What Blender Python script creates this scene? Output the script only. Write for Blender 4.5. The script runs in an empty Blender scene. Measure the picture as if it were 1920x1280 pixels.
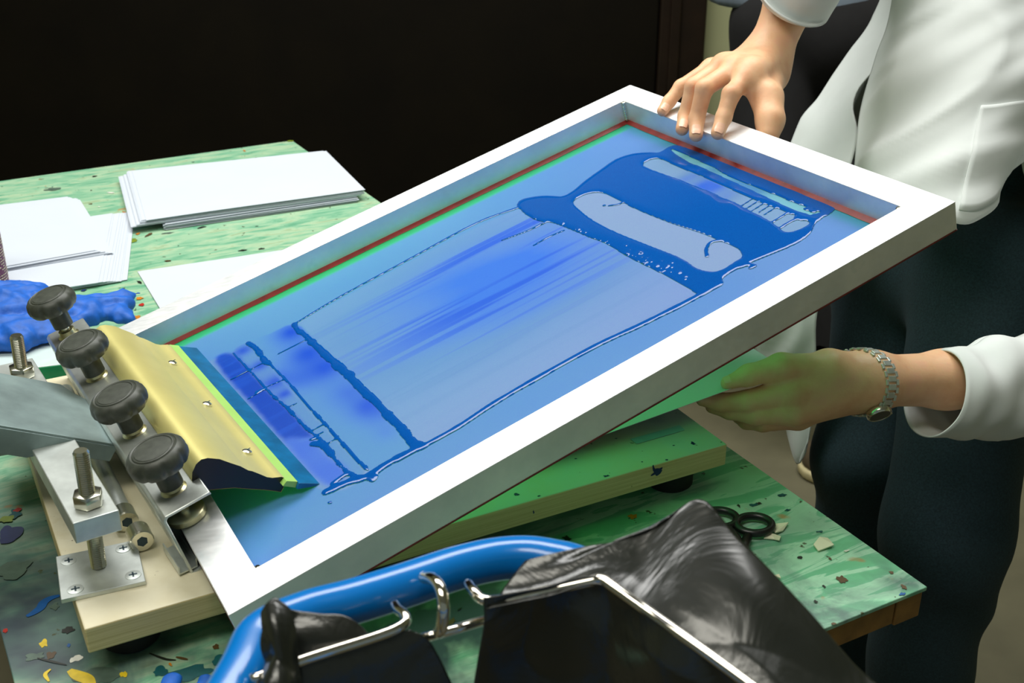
import bpy, bmesh, math, random
import numpy as np
from mathutils import Vector, noise
random.seed(4); rng = np.random.default_rng(4)
S = bpy.context.scene; COL = S.collection
# ---------------------------------------------------------------- camera numbers (1920 x 1280)
FPX, PITCH = 2258.48, 0.43816
CO = np.array([0, 0, 1.35]); cp, sp = math.cos(PITCH), math.sin(PITCH)
CF = np.array([0, cp, -sp]); CU = np.array([0, sp, cp]); CR = np.array([1., 0, 0])
TZ = 0.75                                    # table top height
def ray(x, y): return CR*(x-960)/FPX - CU*(y-640)/FPX + CF
def at(x, y, d): return CO + ray(x, y)*d
def onz(x, y, z): r = ray(x, y); return CO + r*(z-CO[2])/r[2]
def prj(P): d = np.asarray(P, float)-CO; w = d@CF; return 960+FPX*(d@CR)/w, 640-FPX*(d@CU)/w
# frame of the printing screen: u along its length, v along the hinge, n up
FD = np.array([-.43956, 1.11189, .825])
fu = np.array([.83983517, .46647714, .27762557]); fv = np.array([.48556502, -.87420056, 0.]); fn = np.array([-.24270043, -.13480526, .96068936])
FL, FW, FT, RW = .6916, .5008, .028, .032
def F(u, v, h=0.): return FD + fu*u + fv*v + fn*h
def onF(x, y, h):
    r = ray(x, y); t = ((FD+fn*h-CO)@fn)/(r@fn); p = CO+r*t-FD; return p@fu, p@fv
def onU(x, y, u0): r = ray(x, y); return CO + r*(((FD+fu*u0-CO)@fu)/(r@fu))
# ---------------------------------------------------------------- materials
def lin(c):
    return tuple(((x/255)/12.92 if x/255 <= .04045 else ((x/255+.055)/1.055)**2.4) for x in c)+(1.,)
class N:
    def __init__(s, name):
        s.m = bpy.data.materials.new(name); s.m.use_nodes = True; s.t = s.m.node_tree; s.b = s.t.nodes['Principled BSDF']
    def n(s, typ, **k):
        x = s.t.nodes.new('ShaderNode'+typ)
        for a, v in k.items():
            if a.startswith('_'): setattr(x, a[1:], v)
            else: x.inputs[a.replace('__', ' ')].default_value = v
        return x
    def l(s, a, b): s.t.links.new(a, b)
    def ramp(s, fac, pts):
        r = s.t.nodes.new('ShaderNodeValToRGB'); e = r.color_ramp.elements
        while len(e) < len(pts): e.new(.5)
        for i, (p, c) in enumerate(pts): e[i].position = p; e[i].color = c
        s.l(fac, r.inputs[0]); return r.outputs[0]
    def coord(s, scale=(1, 1, 1), rot=(0, 0, 0)):
        g = s.n('NewGeometry'); mp = s.t.nodes.new('ShaderNodeMapping'); s.l(g.outputs['Position'], mp.inputs[0])
        mp.inputs['Scale'].default_value = scale; mp.inputs['Rotation'].default_value = rot; return mp.outputs[0]
    def noise(s, vec, scale, detail=4, rough=.55, dist=0):
        x = s.n('TexNoise', Scale=scale, Detail=detail, Roughness=rough, Distortion=dist); s.l(vec, x.inputs['Vector']); return x.outputs['Fac']
    def mix(s, fac, a, b, mode='MIX'):
        x = s.t.nodes.new('ShaderNodeMix'); x.data_type = 'RGBA'; x.blend_type = mode
        for i, v in ((0, fac), (6, a), (7, b)):
            if isinstance(v, (tuple, float, int)): x.inputs[i].default_value = v
            else: s.l(v, x.inputs[i])
        return x.outputs[2]
    def bump(s, h, strength=.3, dist=.001):
        x = s.n('Bump', Strength=strength, Distance=dist); s.l(h, x.inputs['Height']); s.l(x.outputs[0], s.b.inputs['Normal'])
def plain(name, rgb, rough=.5, metal=0., var=.0, scale=60, bump=0., coat=0., spec=.5, sheen=0.):
    k = N(name); c = lin(rgb); k.b.inputs['Roughness'].default_value = rough; k.b.inputs['Metallic'].default_value = metal
    k.b.inputs['Specular IOR Level'].default_value = spec; k.b.inputs['Coat Weight'].default_value = coat
    k.b.inputs['Sheen Weight'].default_value = sheen
    f = k.noise(k.coord(), scale)
    lo = tuple(x*(1-var) for x in c[:3])+(1,); hi = tuple(min(1, x*(1+var)) for x in c[:3])+(1,)
    k.l(k.ramp(f, [(.3, lo), (.7, hi)]), k.b.inputs['Base Color'])
    if bump: k.bump(f, bump)
    return k.m
M = {}
M['skin'] = plain('skin', (235, 186, 150), .5, var=.06, scale=35, spec=.35)
k = N('skin'); M['skin'] = k.m
f = k.noise(k.coord(), 38, 5); k.l(k.ramp(f, [(.3, lin((226, 168, 128))), (.55, lin((238, 190, 148))), (.75, lin((240, 180, 150)))]), k.b.inputs['Base Color'])
k.b.inputs['Roughness'].default_value = .5; k.b.inputs['Subsurface Weight'].default_value = .25; k.b.inputs['Subsurface Radius'].default_value = (.012, .005, .003); k.b.inputs['Subsurface Scale'].default_value = .5
k.bump(k.noise(k.coord(), 420, 3), .18, .0006)
M['nail'] = plain('nail', (238, 190, 160), .3, var=.04, scale=200)
M['cotton'] = plain('white_cotton', (218, 223, 221), .85, var=.03, scale=25, bump=.15, sheen=.2)
M['denim'] = plain('denim', (30, 52, 60), .9, var=.35, scale=420, bump=.3)
M['blackcloth'] = plain('black_cloth', (14, 13, 14), .95, var=.2, scale=60)
M['greyshirt'] = plain('grey_shirt', (108, 120, 132), .9, var=.08, scale=30)
M['greyin'] = plain('grey_undershirt', (120, 128, 124), .9, var=.08, scale=30)
M['hair'] = plain('hair', (60, 38, 24), .5, var=.3, scale=90)
M['steel'] = plain('zinc_steel', (206, 212, 208), .36, .7, var=.16, scale=45, bump=.04)
M['steelbr'] = plain('bright_steel', (222, 220, 205), .2, 1., var=.06, scale=90)
M['armsteel'] = plain('grey_sheet_steel', (134, 152, 152), .5, .45, var=.22, scale=28, bump=.04)
M['yzinc'] = plain('yellow_zinc', (206, 200, 160), .32, 1., var=.1, scale=80)
M['chrome'] = plain('chrome', (228, 222, 210), .1, 1., var=.03)
M['knob'] = plain('black_phenolic', (62, 66, 58), .45, var=.25, scale=160, bump=.04)
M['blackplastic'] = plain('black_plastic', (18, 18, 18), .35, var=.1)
M['rubber'] = plain('black_rubber', (14, 14, 14), .7, var=.1)
M['paper'] = plain('white_paper', (198, 205, 215), .8, var=.015, scale=12)
M['bluerim'] = plain('blue_enamel', (8, 116, 200), .2, var=.03, scale=20, coat=.25)
M['glove'] = plain('blue_nitrile', (10, 92, 190), .6, var=.2, scale=90, bump=.6)
M['glass'] = plain('pale_glass', (205, 222, 218), .08, var=.02)
M['glassedge'] = plain('green_glass_edge', (10, 130, 85), .15, var=.1)
M['purple'] = plain('purple_label', (92, 18, 78), .4, var=.1, scale=50)
M['darkcross'] = plain('recess_shade', (60, 78, 86), .5, .6)  # dark colour paints the shade of screw slots and bolt sockets
M['redtape'] = plain('red_sealant', (132, 24, 12), .45, var=.3, scale=70, bump=.2)
M['glue'] = plain('dark_red_glue', (88, 26, 20), .5, var=.3, scale=70)
M['inkblade'] = plain('dark_inked_blade', (0, 96, 146), .3, var=.3, scale=60)
M['scrap'] = plain('cream_card', (226, 226, 196), .7, var=.03)
M['tan'] = plain('tan_sole', (190, 178, 135), .7, var=.1)
M['brownshoe'] = plain('brown_shoe', (78, 66, 46), .8, var=.15)
M['tape'] = plain('cloudy_tape', (150, 190, 205), .3, var=.08)
M['watchface'] = plain('watch_face', (60, 66, 60), .08, .3)
M['floor'] = plain('floor_vinyl', (100, 96, 74), .6, var=.12, scale=10)
M['khaki'] = plain('khaki_wall', (176, 178, 136), .9, var=.03, scale=8)
M['darkwood'] = plain('dark_brown_door', (13, 9, 3), .6, var=.3, scale=5, spec=.15)
M['trimwood'] = plain('brown_trim', (30, 19, 9), .5, var=.25, scale=14, spec=.3)
M['ceiling'] = plain('ceiling_paint', (200, 200, 195), .9, var=.02)
M['edgeply'] = plain('brown_edge_board', (132, 96, 44), .6, var=.3, scale=40, bump=.2)
for nm_, c_ in (('yellow', (226, 196, 40)), ('orange', (196, 120, 30)), ('navy', (20, 38, 96)), ('blue', (16, 84, 150)), ('teal', (20, 84, 88)), ('brown', (88, 66, 36)), ('dark', (30, 34, 26)), ('white', (222, 222, 210)), ('red', (168, 38, 26)), ('olive', (120, 140, 40)), ('smoke', (84, 104, 92))):
    M['p_'+nm_] = plain('paint_'+nm_, c_, .4, var=.2, scale=90)
# aluminium frame
k = N('brushed_aluminium'); M['alu'] = k.m
co = k.coord((1, 1, 1), (0, 0, -.506)); co2 = k.coord()
g = k.noise(k.coord((6, 90, 90), (0, 0, 0)), 3, 5); s_ = k.noise(co2, 16, 6, .6)
k.l(k.ramp(s_, [(.3, lin((226, 230, 232))), (.6, lin((246, 247, 247))), (.8, lin((206, 220, 224)))]), k.b.inputs['Base Color'])
k.b.inputs['Metallic'].default_value = .85
k.l(k.ramp(g, [(.3, (.46, .46, .46, 1)), (.7, (.56, .56, .56, 1))]), k.b.inputs['Roughness'])
# squeegee gold aluminium
M['gold'] = plain('pale_gold_aluminium', (226, 216, 140), .42, .5, var=.05, scale=20)
M['blade'] = plain('yellow_green_blade', (160, 206, 104), .45, var=.06, scale=30)
# painted table top
k = N('green_marbled_tabletop'); M['table'] = k.m
an = math.radians(119)
c1 = k.coord((1, 1, 1), (0, 0, -an)); st = k.t.nodes.new('ShaderNodeMapping'); st.inputs['Scale'].default_value = (7, 1.6, 1); k.l(c1, st.inputs[0])
st.inputs['Scale'].default_value = (11, 2.4, 1)
a1 = k.noise(st.outputs[0], 2.2, 6, .55, 2.2); a2 = k.noise(st.outputs[0], 6.5, 8, .62, .8); big = k.noise(c1, 3.2, 4, .6, .5)
mint = k.ramp(a1, [(.40, lin((108, 190, 142))), (.47, lin((114, 194, 150))), (.5, lin((172, 224, 190))), (.60, lin((164, 220, 184))), (.66, lin((122, 192, 152)))])
cream = k.ramp(a2, [(.34, lin((92, 158, 124))), (.46, lin((132, 182, 148))), (.58, lin((168, 196, 162))), (.7, lin((136, 158, 116)))])
sx = k.n('SeparateXYZ'); gg = k.n('NewGeometry'); k.l(gg.outputs['Position'], sx.inputs[0])
mr = k.n('MapRange'); mr.inputs['From Min'].default_value = -.15; mr.inputs['From Max'].default_value = .1; k.l(sx.outputs['X'], mr.inputs['Value'])
base = k.mix(mr.outputs[0], cream, mint)
# old ink and grime in the near left corner
my = k.n('MapRange'); my.inputs['From Min'].default_value = .98; my.inputs['From Max'].default_value = .78; k.l(sx.outputs['Y'], my.inputs['Value'])
grime = k.mix(k.ramp(k.noise(c1, 9, 6, .6, .6), [(.42, (0, 0, 0, 1)), (.6, (1, 1, 1, 1))]), (0, 0, 0, 1), my.outputs[0])
base = k.mix(grime, base, lin((96, 126, 116)))
g2 = k.mix(k.ramp(k.noise(c1, 5, 5, .6, .3), [(.5, (0, 0, 0, 1)), (.62, (1, 1, 1, 1))]), (0, 0, 0, 1), my.outputs[0])
base = k.mix(g2, base, lin((58, 70, 78)))
flecks = k.ramp(k.noise(c1, 95, 3, .5), [(.69, (0, 0, 0, 1)), (.73, (1, 1, 1, 1))])
base = k.mix(flecks, base, lin((70, 76, 46)))
fl2 = k.ramp(k.noise(c1, 26, 3, .5, .4), [(.70, (0, 0, 0, 1)), (.76, (.8, .8, .8, 1))])
base = k.mix(fl2, base, lin((176, 130, 74)))
k.l(base, k.b.inputs['Base Color']); k.b.inputs['Roughness'].default_value = .42
k.bump(a2, .12, .001)
# press base board
k = N('cream_melamine_board'); M['board'] = k.m
c1 = k.coord((1, 1, 1), (0, 0, -math.radians(29)))
st = k.t.nodes.new('ShaderNodeMapping'); st.inputs['Scale'].default_value = (2, 2, 160); k.l(c1, st.inputs[0])
gr = k.noise(st.outputs[0], 4, 4, .6, .3)
top = k.ramp(k.noise(c1, 14, 5, .6), [(.3, lin((216, 206, 172))), (.6, lin((232, 226, 200))), (.8, lin((206, 190, 146)))])
side = k.ramp(gr, [(.35, lin((204, 182, 124))), (.6, lin((224, 204, 148)))])
gn = k.n('NewGeometry'); sz = k.n('SeparateXYZ'); k.l(gn.outputs['Normal'], sz.inputs[0])
mz = k.n('MapRange'); mz.inputs['From Min'].default_value = .6; mz.inputs['From Max'].default_value = .9; k.l(sz.outputs['Z'], mz.inputs['Value'])
base = k.mix(mz.outputs[0], side, top)
sx = k.n('SeparateXYZ'); k.l(gn.outputs['Position'], sx.inputs[0])
mr = k.n('MapRange'); mr.inputs['From Min'].default_value = -.2; mr.inputs['From Max'].default_value = .05; k.l(sx.outputs['X'], mr.inputs['Value'])
ink = k.ramp(k.noise(c1, 7, 5, .6), [(.35, (.15, .15, .15, 1)), (.65, (.6, .6, .6, 1))])
ink = k.mix(1., ink, mr.outputs[0], 'MULTIPLY'); ink = k.mix(1., ink, mz.outputs[0], 'MULTIPLY')
base = k.mix(ink, base, lin((120, 170, 205)))
sp_ = k.ramp(k.noise(c1, 150, 2, .5), [(.74, (0, 0, 0, 1)), (.77, (1, 1, 1, 1))])
base = k.mix(sp_, base, lin((96, 70, 40)))
k.l(base, k.b.inputs['Base Color']); k.b.inputs['Roughness'].default_value = .4
# screen fabric with stained emulsion: reads the colour layer, lets green light through
k = N('stained_screen_fabric'); M['fabric'] = k.m
at_ = k.n('Attribute', _attribute_name='stain'); c1 = k.coord()
fine = k.noise(c1, 900, 2, .6)
k.l(k.mix(.12, at_.outputs['Color'], k.ramp(fine, [(.3, (.05, .1, .5, 1)), (.7, (.6, .8, 1, 1))]), 'OVERLAY'), k.b.inputs['Base Color'])
k.b.inputs['Roughness'].default_value = .3; k.b.inputs['Specular IOR Level'].default_value = .4
tr = k.n('BsdfTranslucent'); tr.inputs['Color'].default_value = (.14, .90, .20, 1)
mx = k.n('MixShader'); mx.inputs[0].default_value = .42
mg = k.n('MapRange'); mg.inputs['From Max'].default_value = .30; mg.inputs['To Max'].default_value = .44; sg = k.n('SeparateColor'); k.l(at_.outputs['Color'], sg.inputs[0]); k.l(sg.outputs[1], mg.inputs['Value']); k.l(mg.outputs[0], mx.inputs[0])
k.l(k.b.outputs[0], mx.inputs[1]); k.l(tr.outputs[0], mx.inputs[2])
k.l(mx.outputs[0], k.t.nodes['Material Output'].inputs['Surface'])
# wet ink
k = N('wet_blue_ink'); M['ink'] = k.m
c1 = k.coord(); f = k.noise(c1, 1300, 2, .7)
k.l(k.ramp(f, [(.35, lin((0, 70, 152))), (.72, lin((2, 88, 172))), (.82, lin((60, 135, 215)))]), k.b.inputs['Base Color'])
k.b.inputs['Roughness'].default_value = .07; k.b.inputs['Specular IOR Level'].default_value = .4
# black bin liner
k = N('black_bin_liner'); M['bag'] = k.m
c1 = k.coord(); f = k.noise(c1, 13, 5, .55, 1.6)
k.b.inputs['Base Color'].default_value = (.012, .014, .011, 1); k.b.inputs['Roughness'].default_value = .24; k.b.inputs['Specular IOR Level'].default_value = .7
k.bump(f, .32, .007)
# ---------------------------------------------------------------- builders
def tag(o, label=None, cat=None, group=None, kind=None):
    if label: o['label'] = label
    if cat: o['category'] = cat
    if group: o['group'] = group
    if kind: o['kind'] = kind
    return o
def root(name, loc, label, cat, group=None):
    o = bpy.data.objects.new(name, None); COL.objects.link(o); o.location = [float(x) for x in loc]; o.empty_display_size = .02
    return tag(o, label, cat, group)
def worldloc(o):
    p = np.zeros(3)
    while o is not None: p += np.array(o.location); o = o.parent
    return p
def mk(name, V, Fc, mat, parent=None, smooth=False, fmat=None, label=None, origin=None):
    V = np.asarray(V, float)
    if origin is None: origin = worldloc(parent) if parent else V.mean(0)
    me = bpy.data.meshes.new(name)
    if isinstance(Fc, np.ndarray):
        nf, w = Fc.shape
        me.vertices.add(len(V)); me.vertices.foreach_set('co', (V-origin).astype(np.float32).ravel())
        me.loops.add(nf*w); me.loops.foreach_set('vertex_index', Fc.astype(np.int32).ravel())
        me.polygons.add(nf); me.polygons.foreach_set('loop_start', np.arange(0, nf*w, w, dtype=np.int32))
        me.update(calc_edges=True); me.validate()
    else:
        me.from_pydata((V-origin).tolist(), [], [list(map(int, f)) for f in Fc]); me.update()
    for m in (mat if isinstance(mat, list) else [mat]): me.materials.append(M[m] if isinstance(m, str) else m)
    if fmat is not None: me.polygons.foreach_set('material_index', np.asarray(fmat, np.int32))
    me.polygons.foreach_set('use_smooth', np.full(len(me.polygons), bool(smooth)))
    o = bpy.data.objects.new(name, me); COL.objects.link(o)
    if parent is not None: o.parent = parent; o.location = [float(x) for x in (origin-worldloc(parent))]
    else: o.location = [float(x) for x in origin]
    if label: o['label'] = label
    return o
class B:
    """collects shapes into one mesh"""
    def __init__(s): s.V = []; s.Fc = []; s.mi = []
    def add(s, V, Fc, mi=0):
        o = len(s.V); s.V += [np.asarray(v, float) for v in V]; s.Fc += [[i+o for i in f] for f in Fc]; s.mi += [mi]*len(Fc); return s
    def bm(s, bm, mi=0):
        bm.verts.ensure_lookup_table(); s.add([np.array(v.co) for v in bm.verts], [[v.index for v in f.verts] for f in bm.faces], mi); bm.free(); return s
    def prism(s, poly, org, ax, ay, az, h0, h1, bev=0., mi=0, seg=2):
        org, ax, ay, az = map(lambda a: np.asarray(a, float), (org, ax, ay, az))
        if np.cross(ax, ay)@az < 0: poly = poly[::-1]
        b = bmesh.new(); lo = [b.verts.new(org+ax*p[0]+ay*p[1]+az*h0) for p in poly]; hi = [b.verts.new(org+ax*p[0]+ay*p[1]+az*h1) for p in poly]
        n = len(poly); b.faces.new(lo[::-1]); b.faces.new(hi)
        for i in range(n): b.faces.new((lo[i], lo[(i+1) % n], hi[(i+1) % n], hi[i]))
        bmesh.ops.recalc_face_normals(b, faces=b.faces)
        if bev: bmesh.ops.bevel(b, geom=list(b.edges), offset=bev, segments=seg, profile=.5, affect='EDGES', clamp_overlap=True)
        b.verts.index_update(); return s.bm(b, mi)
    def box(s, org, ax, ay, az, x0, x1, y0, y1, z0, z1, bev=0., mi=0):
        return s.prism([(x0, y0), (x1, y0), (x1, y1), (x0, y1)], org, ax, ay, az, z0, z1, bev, mi)
    def lathe(s, prof, org, axis, seg=32, mi=0, rf=None):
        axis = np.asarray(axis, float); axis = axis/np.linalg.norm(axis); t = np.array([1., 0, 0]) if abs(axis[0]) < .8 else np.array([0, 1., 0])
        a = np.cross(axis, t); a /= np.linalg.norm(a); c = np.cross(axis, a); V = []; Fc = []
        for j, (r, z) in enumerate(prof):
            for i in range(seg):
                th = 2*math.pi*i/seg; q = r*(rf(th, j) if rf else 1)
                V.append(np.asarray(org)+axis*z+(a*math.cos(th)+c*math.sin(th))*q)
        for j in range(len(prof)-1):
            for i in range(seg):
                k2 = (i+1) % seg; Fc.append([j*seg+i, j*seg+k2, (j+1)*seg+k2, (j+1)*seg+i])
        Fc.append(list(range(seg))[::-1]); Fc.append([(len(prof)-1)*seg+i for i in range(seg)])
        return s.add(V, Fc, mi)
    def tube(s, pts, r, seg=12, closed=False, mi=0):
        P = [np.asarray(p, float) for p in pts]; n = len(P); V = []; Fc = []; up = None
        for i in range(n):
            t = (P[(i+1) % n]-P[i-1]) if closed else P[min(i+1, n-1)]-P[max(i-1, 0)]
            t = t/np.linalg.norm(t)
            if up is None: up = np.array([0, 0, 1.]) if abs(t[2]) < .9 else np.array([1., 0, 0])
            a = up-t*(up@t); a /= np.linalg.norm(a); c = np.cross(t, a); up = a
            rr = r[i] if hasattr(r, '__len__') else r
            for q in range(seg):
                th = 2*math.pi*q/seg; V.append(P[i]+(a*math.cos(th)+c*math.sin(th))*rr)
        for i in range(n if closed else n-1):
            for q in range(seg):
                j = (i+1) % n; k2 = (q+1) % seg; Fc.append([i*seg+q, i*seg+k2, j*seg+k2, j*seg+q])
        if not closed: Fc.append(list(range(seg))[::-1]); Fc.append([(n-1)*seg+q for q in range(seg)])
        return s.add(V, Fc, mi)
    def out(s, name, mat, parent=None, smooth=False, label=None, origin=None, auto=False):
        o = mk(name, s.V, s.Fc, mat, parent, smooth or auto, s.mi, label, origin)
        if auto:
            bm = bmesh.new(); bm.from_mesh(o.data)
            for e in bm.edges:
                if len(e.link_faces) == 2 and e.calc_face_angle(0) > math.radians(38): e.smooth = False
            bm.to_mesh(o.data); bm.free()
        return o
def crom(P, n, closed=False):
    P = [np.asarray(p, float) for p in P]; m = len(P); out = []
    segs = m if closed else m-1
    for i in range(segs):
        p0 = P[(i-1) % m] if closed or i > 0 else 2*P[0]-P[1]; p1 = P[i]; p2 = P[(i+1) % m]; p3 = P[(i+2) % m] if closed or i+2 < m else 2*P[-1]-P[-2]
        for j in range(n):
            t = j/n; out.append(.5*((2*p1)+(-p0+p2)*t+(2*p0-5*p1+4*p2-p3)*t*t+(-p0+3*p1-3*p2+p3)*t**3))
    if not closed: out.append(P[-1])
    return out
def patch(ctrl, ns, nt):
    """smooth surface through a grid of 3D points; returns (rows, cols, 3)"""
    rows = [crom(r, nt) for r in ctrl]; cols = list(zip(*rows)); S_ = [crom(list(c), ns) for c in cols]
    return np.array(S_).transpose(1, 0, 2)
def grid_faces(a, b, off=0):
    i = np.arange(a-1)[:, None]*b+np.arange(b-1)[None]; i = i.ravel()+off
    return np.stack([i, i+1, i+b+1, i+b], 1)
def normals(G):
    du = np.gradient(G, axis=0); dv = np.gradient(G, axis=1); n = np.cross(du, dv); n /= np.linalg.norm(n, axis=2, keepdims=True)+1e-12
    c = CO-G; s_ = np.sign((n*c).sum(2, keepdims=True).mean()); return n*s_
def sheet_mesh(Gs, name, mat, parent, thick=.002, label=None, smooth=True):
    V = []; Fc = []; off = 0
    for G in Gs:
        a, b = G.shape[:2]; nn = normals(G); top = G; bot = G-nn*thick
        f1 = grid_faces(a, b, off); f2 = grid_faces(a, b, off+a*b)[:, ::-1]
        V += [top.reshape(-1, 3), bot.reshape(-1, 3)]
        I = np.arange(a*b).reshape(a, b)+off; ring = np.concatenate([I[0, :-1], I[:-1, -1], I[-1, :0:-1], I[:0:-1, 0]]); nx = np.roll(ring, -1)
        f3 = np.stack([ring, ring+a*b, nx+a*b, nx], 1); Fc += [f1, f2, f3]; off += 2*a*b
    o = mk(name, np.concatenate(V), np.concatenate(Fc), mat, parent, smooth, label=label)
    bm = bmesh.new(); bm.from_mesh(o.data); bmesh.ops.recalc_face_normals(bm, faces=bm.faces); bm.to_mesh(o.data); bm.free()
    return o
def vnoise(P, scale, seed=0.):
    sh = P.shape[:-1]; Q = P.reshape(-1, 3)*scale+seed
    return np.array([noise.noise(Vector(q)) for q in Q]).reshape(sh)
# signed distance shapes -> mesh
def cone(a, b, ra, rb, flat=None):
    a = np.asarray(a, np.float32); b = np.asarray(b, np.float32)
    def f(P):
        ab = b-a; t = np.clip(((P-a)@ab)/max(ab@ab, 1e-9), 0, 1)
        D = P-a-t[..., None]*ab
        if flat is not None:
            ax, s_ = flat; ax = np.asarray(ax, np.float32); D = D+ax*((D@ax)*(1/s_-1))[..., None]
            return (np.sqrt((D*D).sum(-1))-(ra+(rb-ra)*t))*s_**.5
        return np.sqrt((D*D).sum(-1))-(ra+(rb-ra)*t)
    return f
def smin(a, b, k): h = np.clip(.5+.5*(b-a)/k, 0, 1); return b*(1-h)+a*h-k*h*(1-h)
def smax(a, b, k): return -smin(-a, -b, k)
def chain(pts, rad, k=.004, flats=None):
    cs = [cone(pts[i], pts[i+1], rad[i], rad[i+1], flats) for i in range(len(pts)-1)]
    def f(P):
        d = cs[0](P)
        for c in cs[1:]: d = smin(d, c(P), k)
        return d
    return f
def nets(f, lo, hi, h):
    lo = np.asarray(lo, float); n = np.ceil((np.asarray(hi)-lo)/h).astype(int)+1
    ax = [lo[i]+h*np.arange(n[i]) for i in range(3)]
    D = np.empty(n, np.float32)
    for i in range(n[0]):
        P = np.stack(np.meshgrid(ax[0][i:i+1], ax[1], ax[2], indexing='ij'), -1).astype(np.float32); D[i] = f(P)[0]
    s_ = D < 0; c = [s_[i:n[0]-1+i, j:n[1]-1+j, k_:n[2]-1+k_] for i in (0, 1) for j in (0, 1) for k_ in (0, 1)]
    tot = sum(x.astype(np.int8) for x in c); act = (tot > 0) & (tot < 8); idx = -np.ones(act.shape, np.int64); idx[act] = np.arange(act.sum())
    C = np.argwhere(act); acc = np.zeros((len(C), 3)); cnt = np.zeros(len(C))
    corners = [(i, j, k_) for i in (0, 1) for j in (0, 1) for k_ in (0, 1)]
    for a in corners:
        for x in range(3):
            if a[x] == 0:
                b = list(a); b[x] = 1
                da = D[C[:, 0]+a[0], C[:, 1]+a[1], C[:, 2]+a[2]]; db = D[C[:, 0]+b[0], C[:, 1]+b[1], C[:, 2]+b[2]]
                m = (da < 0) != (db < 0); t = np.where(m, da/np.where(m, da-db, 1), 0)
                p = np.tile(np.array(a, float), (len(C), 1)); p[:, x] = t
                acc[m] += p[m]; cnt[m] += 1
    V = lo+h*(C+acc/cnt[:, None]); Fs = []
    for x in range(3):
        y, z = (x+1) % 3, (x+2) % 3
        sl0 = [slice(1, n[q]-1) for q in range(3)]; sl0[x] = slice(0, n[x]-1); sl1 = list(sl0); sl1[x] = slice(1, n[x])
        A = s_[tuple(sl0)]; Bx = s_[tuple(sl1)]
        for flip, mm in ((False, A & ~Bx), (True, ~A & Bx)):
            q = np.argwhere(mm)
            if not len(q): continue
            off = np.ones(3, int); off[x] = 0; q = q+off
            def g(dy, dz): r = q.copy(); r[:, y] += dy; r[:, z] += dz; return idx[r[:, 0], r[:, 1], r[:, 2]]
            fq = np.stack([g(-1, -1), g(0, -1), g(0, 0), g(-1, 0)], 1)
            Fs.append(fq[:, ::-1] if flip else fq)
    Fq = np.concatenate(Fs); Fq = Fq[(Fq >= 0).all(1)]
    return V, Fq
def join(parts):
    V = []; Fc = []; o = 0
    for v, f in parts: V.append(v); Fc.append(f+o); o += len(v)
    return np.concatenate(V), np.concatenate(Fc)
def unit(a): a = np.asarray(a, float); return a/np.linalg.norm(a)
X, Y, Z = np.eye(3)
def struct(o): o['kind'] = 'structure'; return o
# ---------------------------------------------------------------- the room
struct(B().box((0, 0, 0), X, Y, Z, -3.2, 3.2, -1.6, 3.7, -.05, 0).out('floor', 'floor'))
struct(B().box((0, 0, 0), X, Y, Z, -3.2, 3.2, 3.6, 3.7, 0, 2.8).out('wall_back', 'khaki'))
struct(B().box((0, 0, 0), X, Y, Z, -3.3, -3.2, -1.6, 3.7, 0, 2.8).out('wall_left', 'khaki'))
struct(B().box((0, 0, 0), X, Y, Z, 3.2, 3.3, -1.6, 3.7, 0, 2.8).out('wall_right', 'khaki'))
struct(B().box((0, 0, 0), X, Y, Z, -3.3, 3.3, -1.6, 3.7, 2.8, 2.85).out('ceiling', 'ceiling'))
dx = onz(1212, 200, 1.0); xr = (at(1296, 100, 3.75))[0]; xl = at(1215, 100, 3.75)[0]
struct(B().box((0, 0, 0), X, Y, Z, -3.1, xl, 3.545, 3.598, .01, 2.3, .004).out('door_1', 'darkwood'))
t_ = B().box((0, 0, 0), X, Y, Z, xl+.002, xr, 3.52, 3.598, 0, 2.38, .006)
t_.box((0, 0, 0), X, Y, Z, xl+.03, xl+.06, 3.505, 3.521, 0, 2.38, .004)
struct(t_.out('trim_1', 'trimwood'))
# ---------------------------------------------------------------- work table
tN = np.array([.34002, .80766, TZ]); td = np.array([math.cos(2.07695), math.sin(2.07695), 0]); te = np.array([-td[1], td[0], 0]); TL, TW = 1.528, .672
T0 = root('work_table', (tN+td*TL/2+te*TW/2)*[1, 1, 0], 'work table with a green marbled paint-stained top and brown board edge under the printing press', 'table')
tt = B().box(tN, td, te, Z, 0, TL, 0, TW, -.004, 0, .0008)
STM = ['table', 'p_yellow', 'p_orange', 'p_navy', 'p_blue', 'p_teal', 'p_brown', 'p_dark', 'p_white', 'p_red', 'p_olive', 'p_smoke']
def blob(b, org, ax, ay, az, rx, ry, rot, mi, hgt=.0003, seed=0, rag=.3, n=26):
    c_, s_ = math.cos(rot), math.sin(rot); V = []; 
    for i in range(n):
        th = 2*math.pi*i/n; q = 1+rag*noise.noise(Vector((math.cos(th)*1.6, math.sin(th)*1.6, seed*3.7)))*2
        x, y = rx*q*math.cos(th), ry*q*math.sin(th); V.append(org+ax*(x*c_-y*s_)+ay*(x*s_+y*c_)+az*hgt)
    b.add(V, [list(range(n))], mi)
ci = {n_[2:]: i for i, n_ in enumerate(STM) if n_.startswith('p_')}
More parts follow.
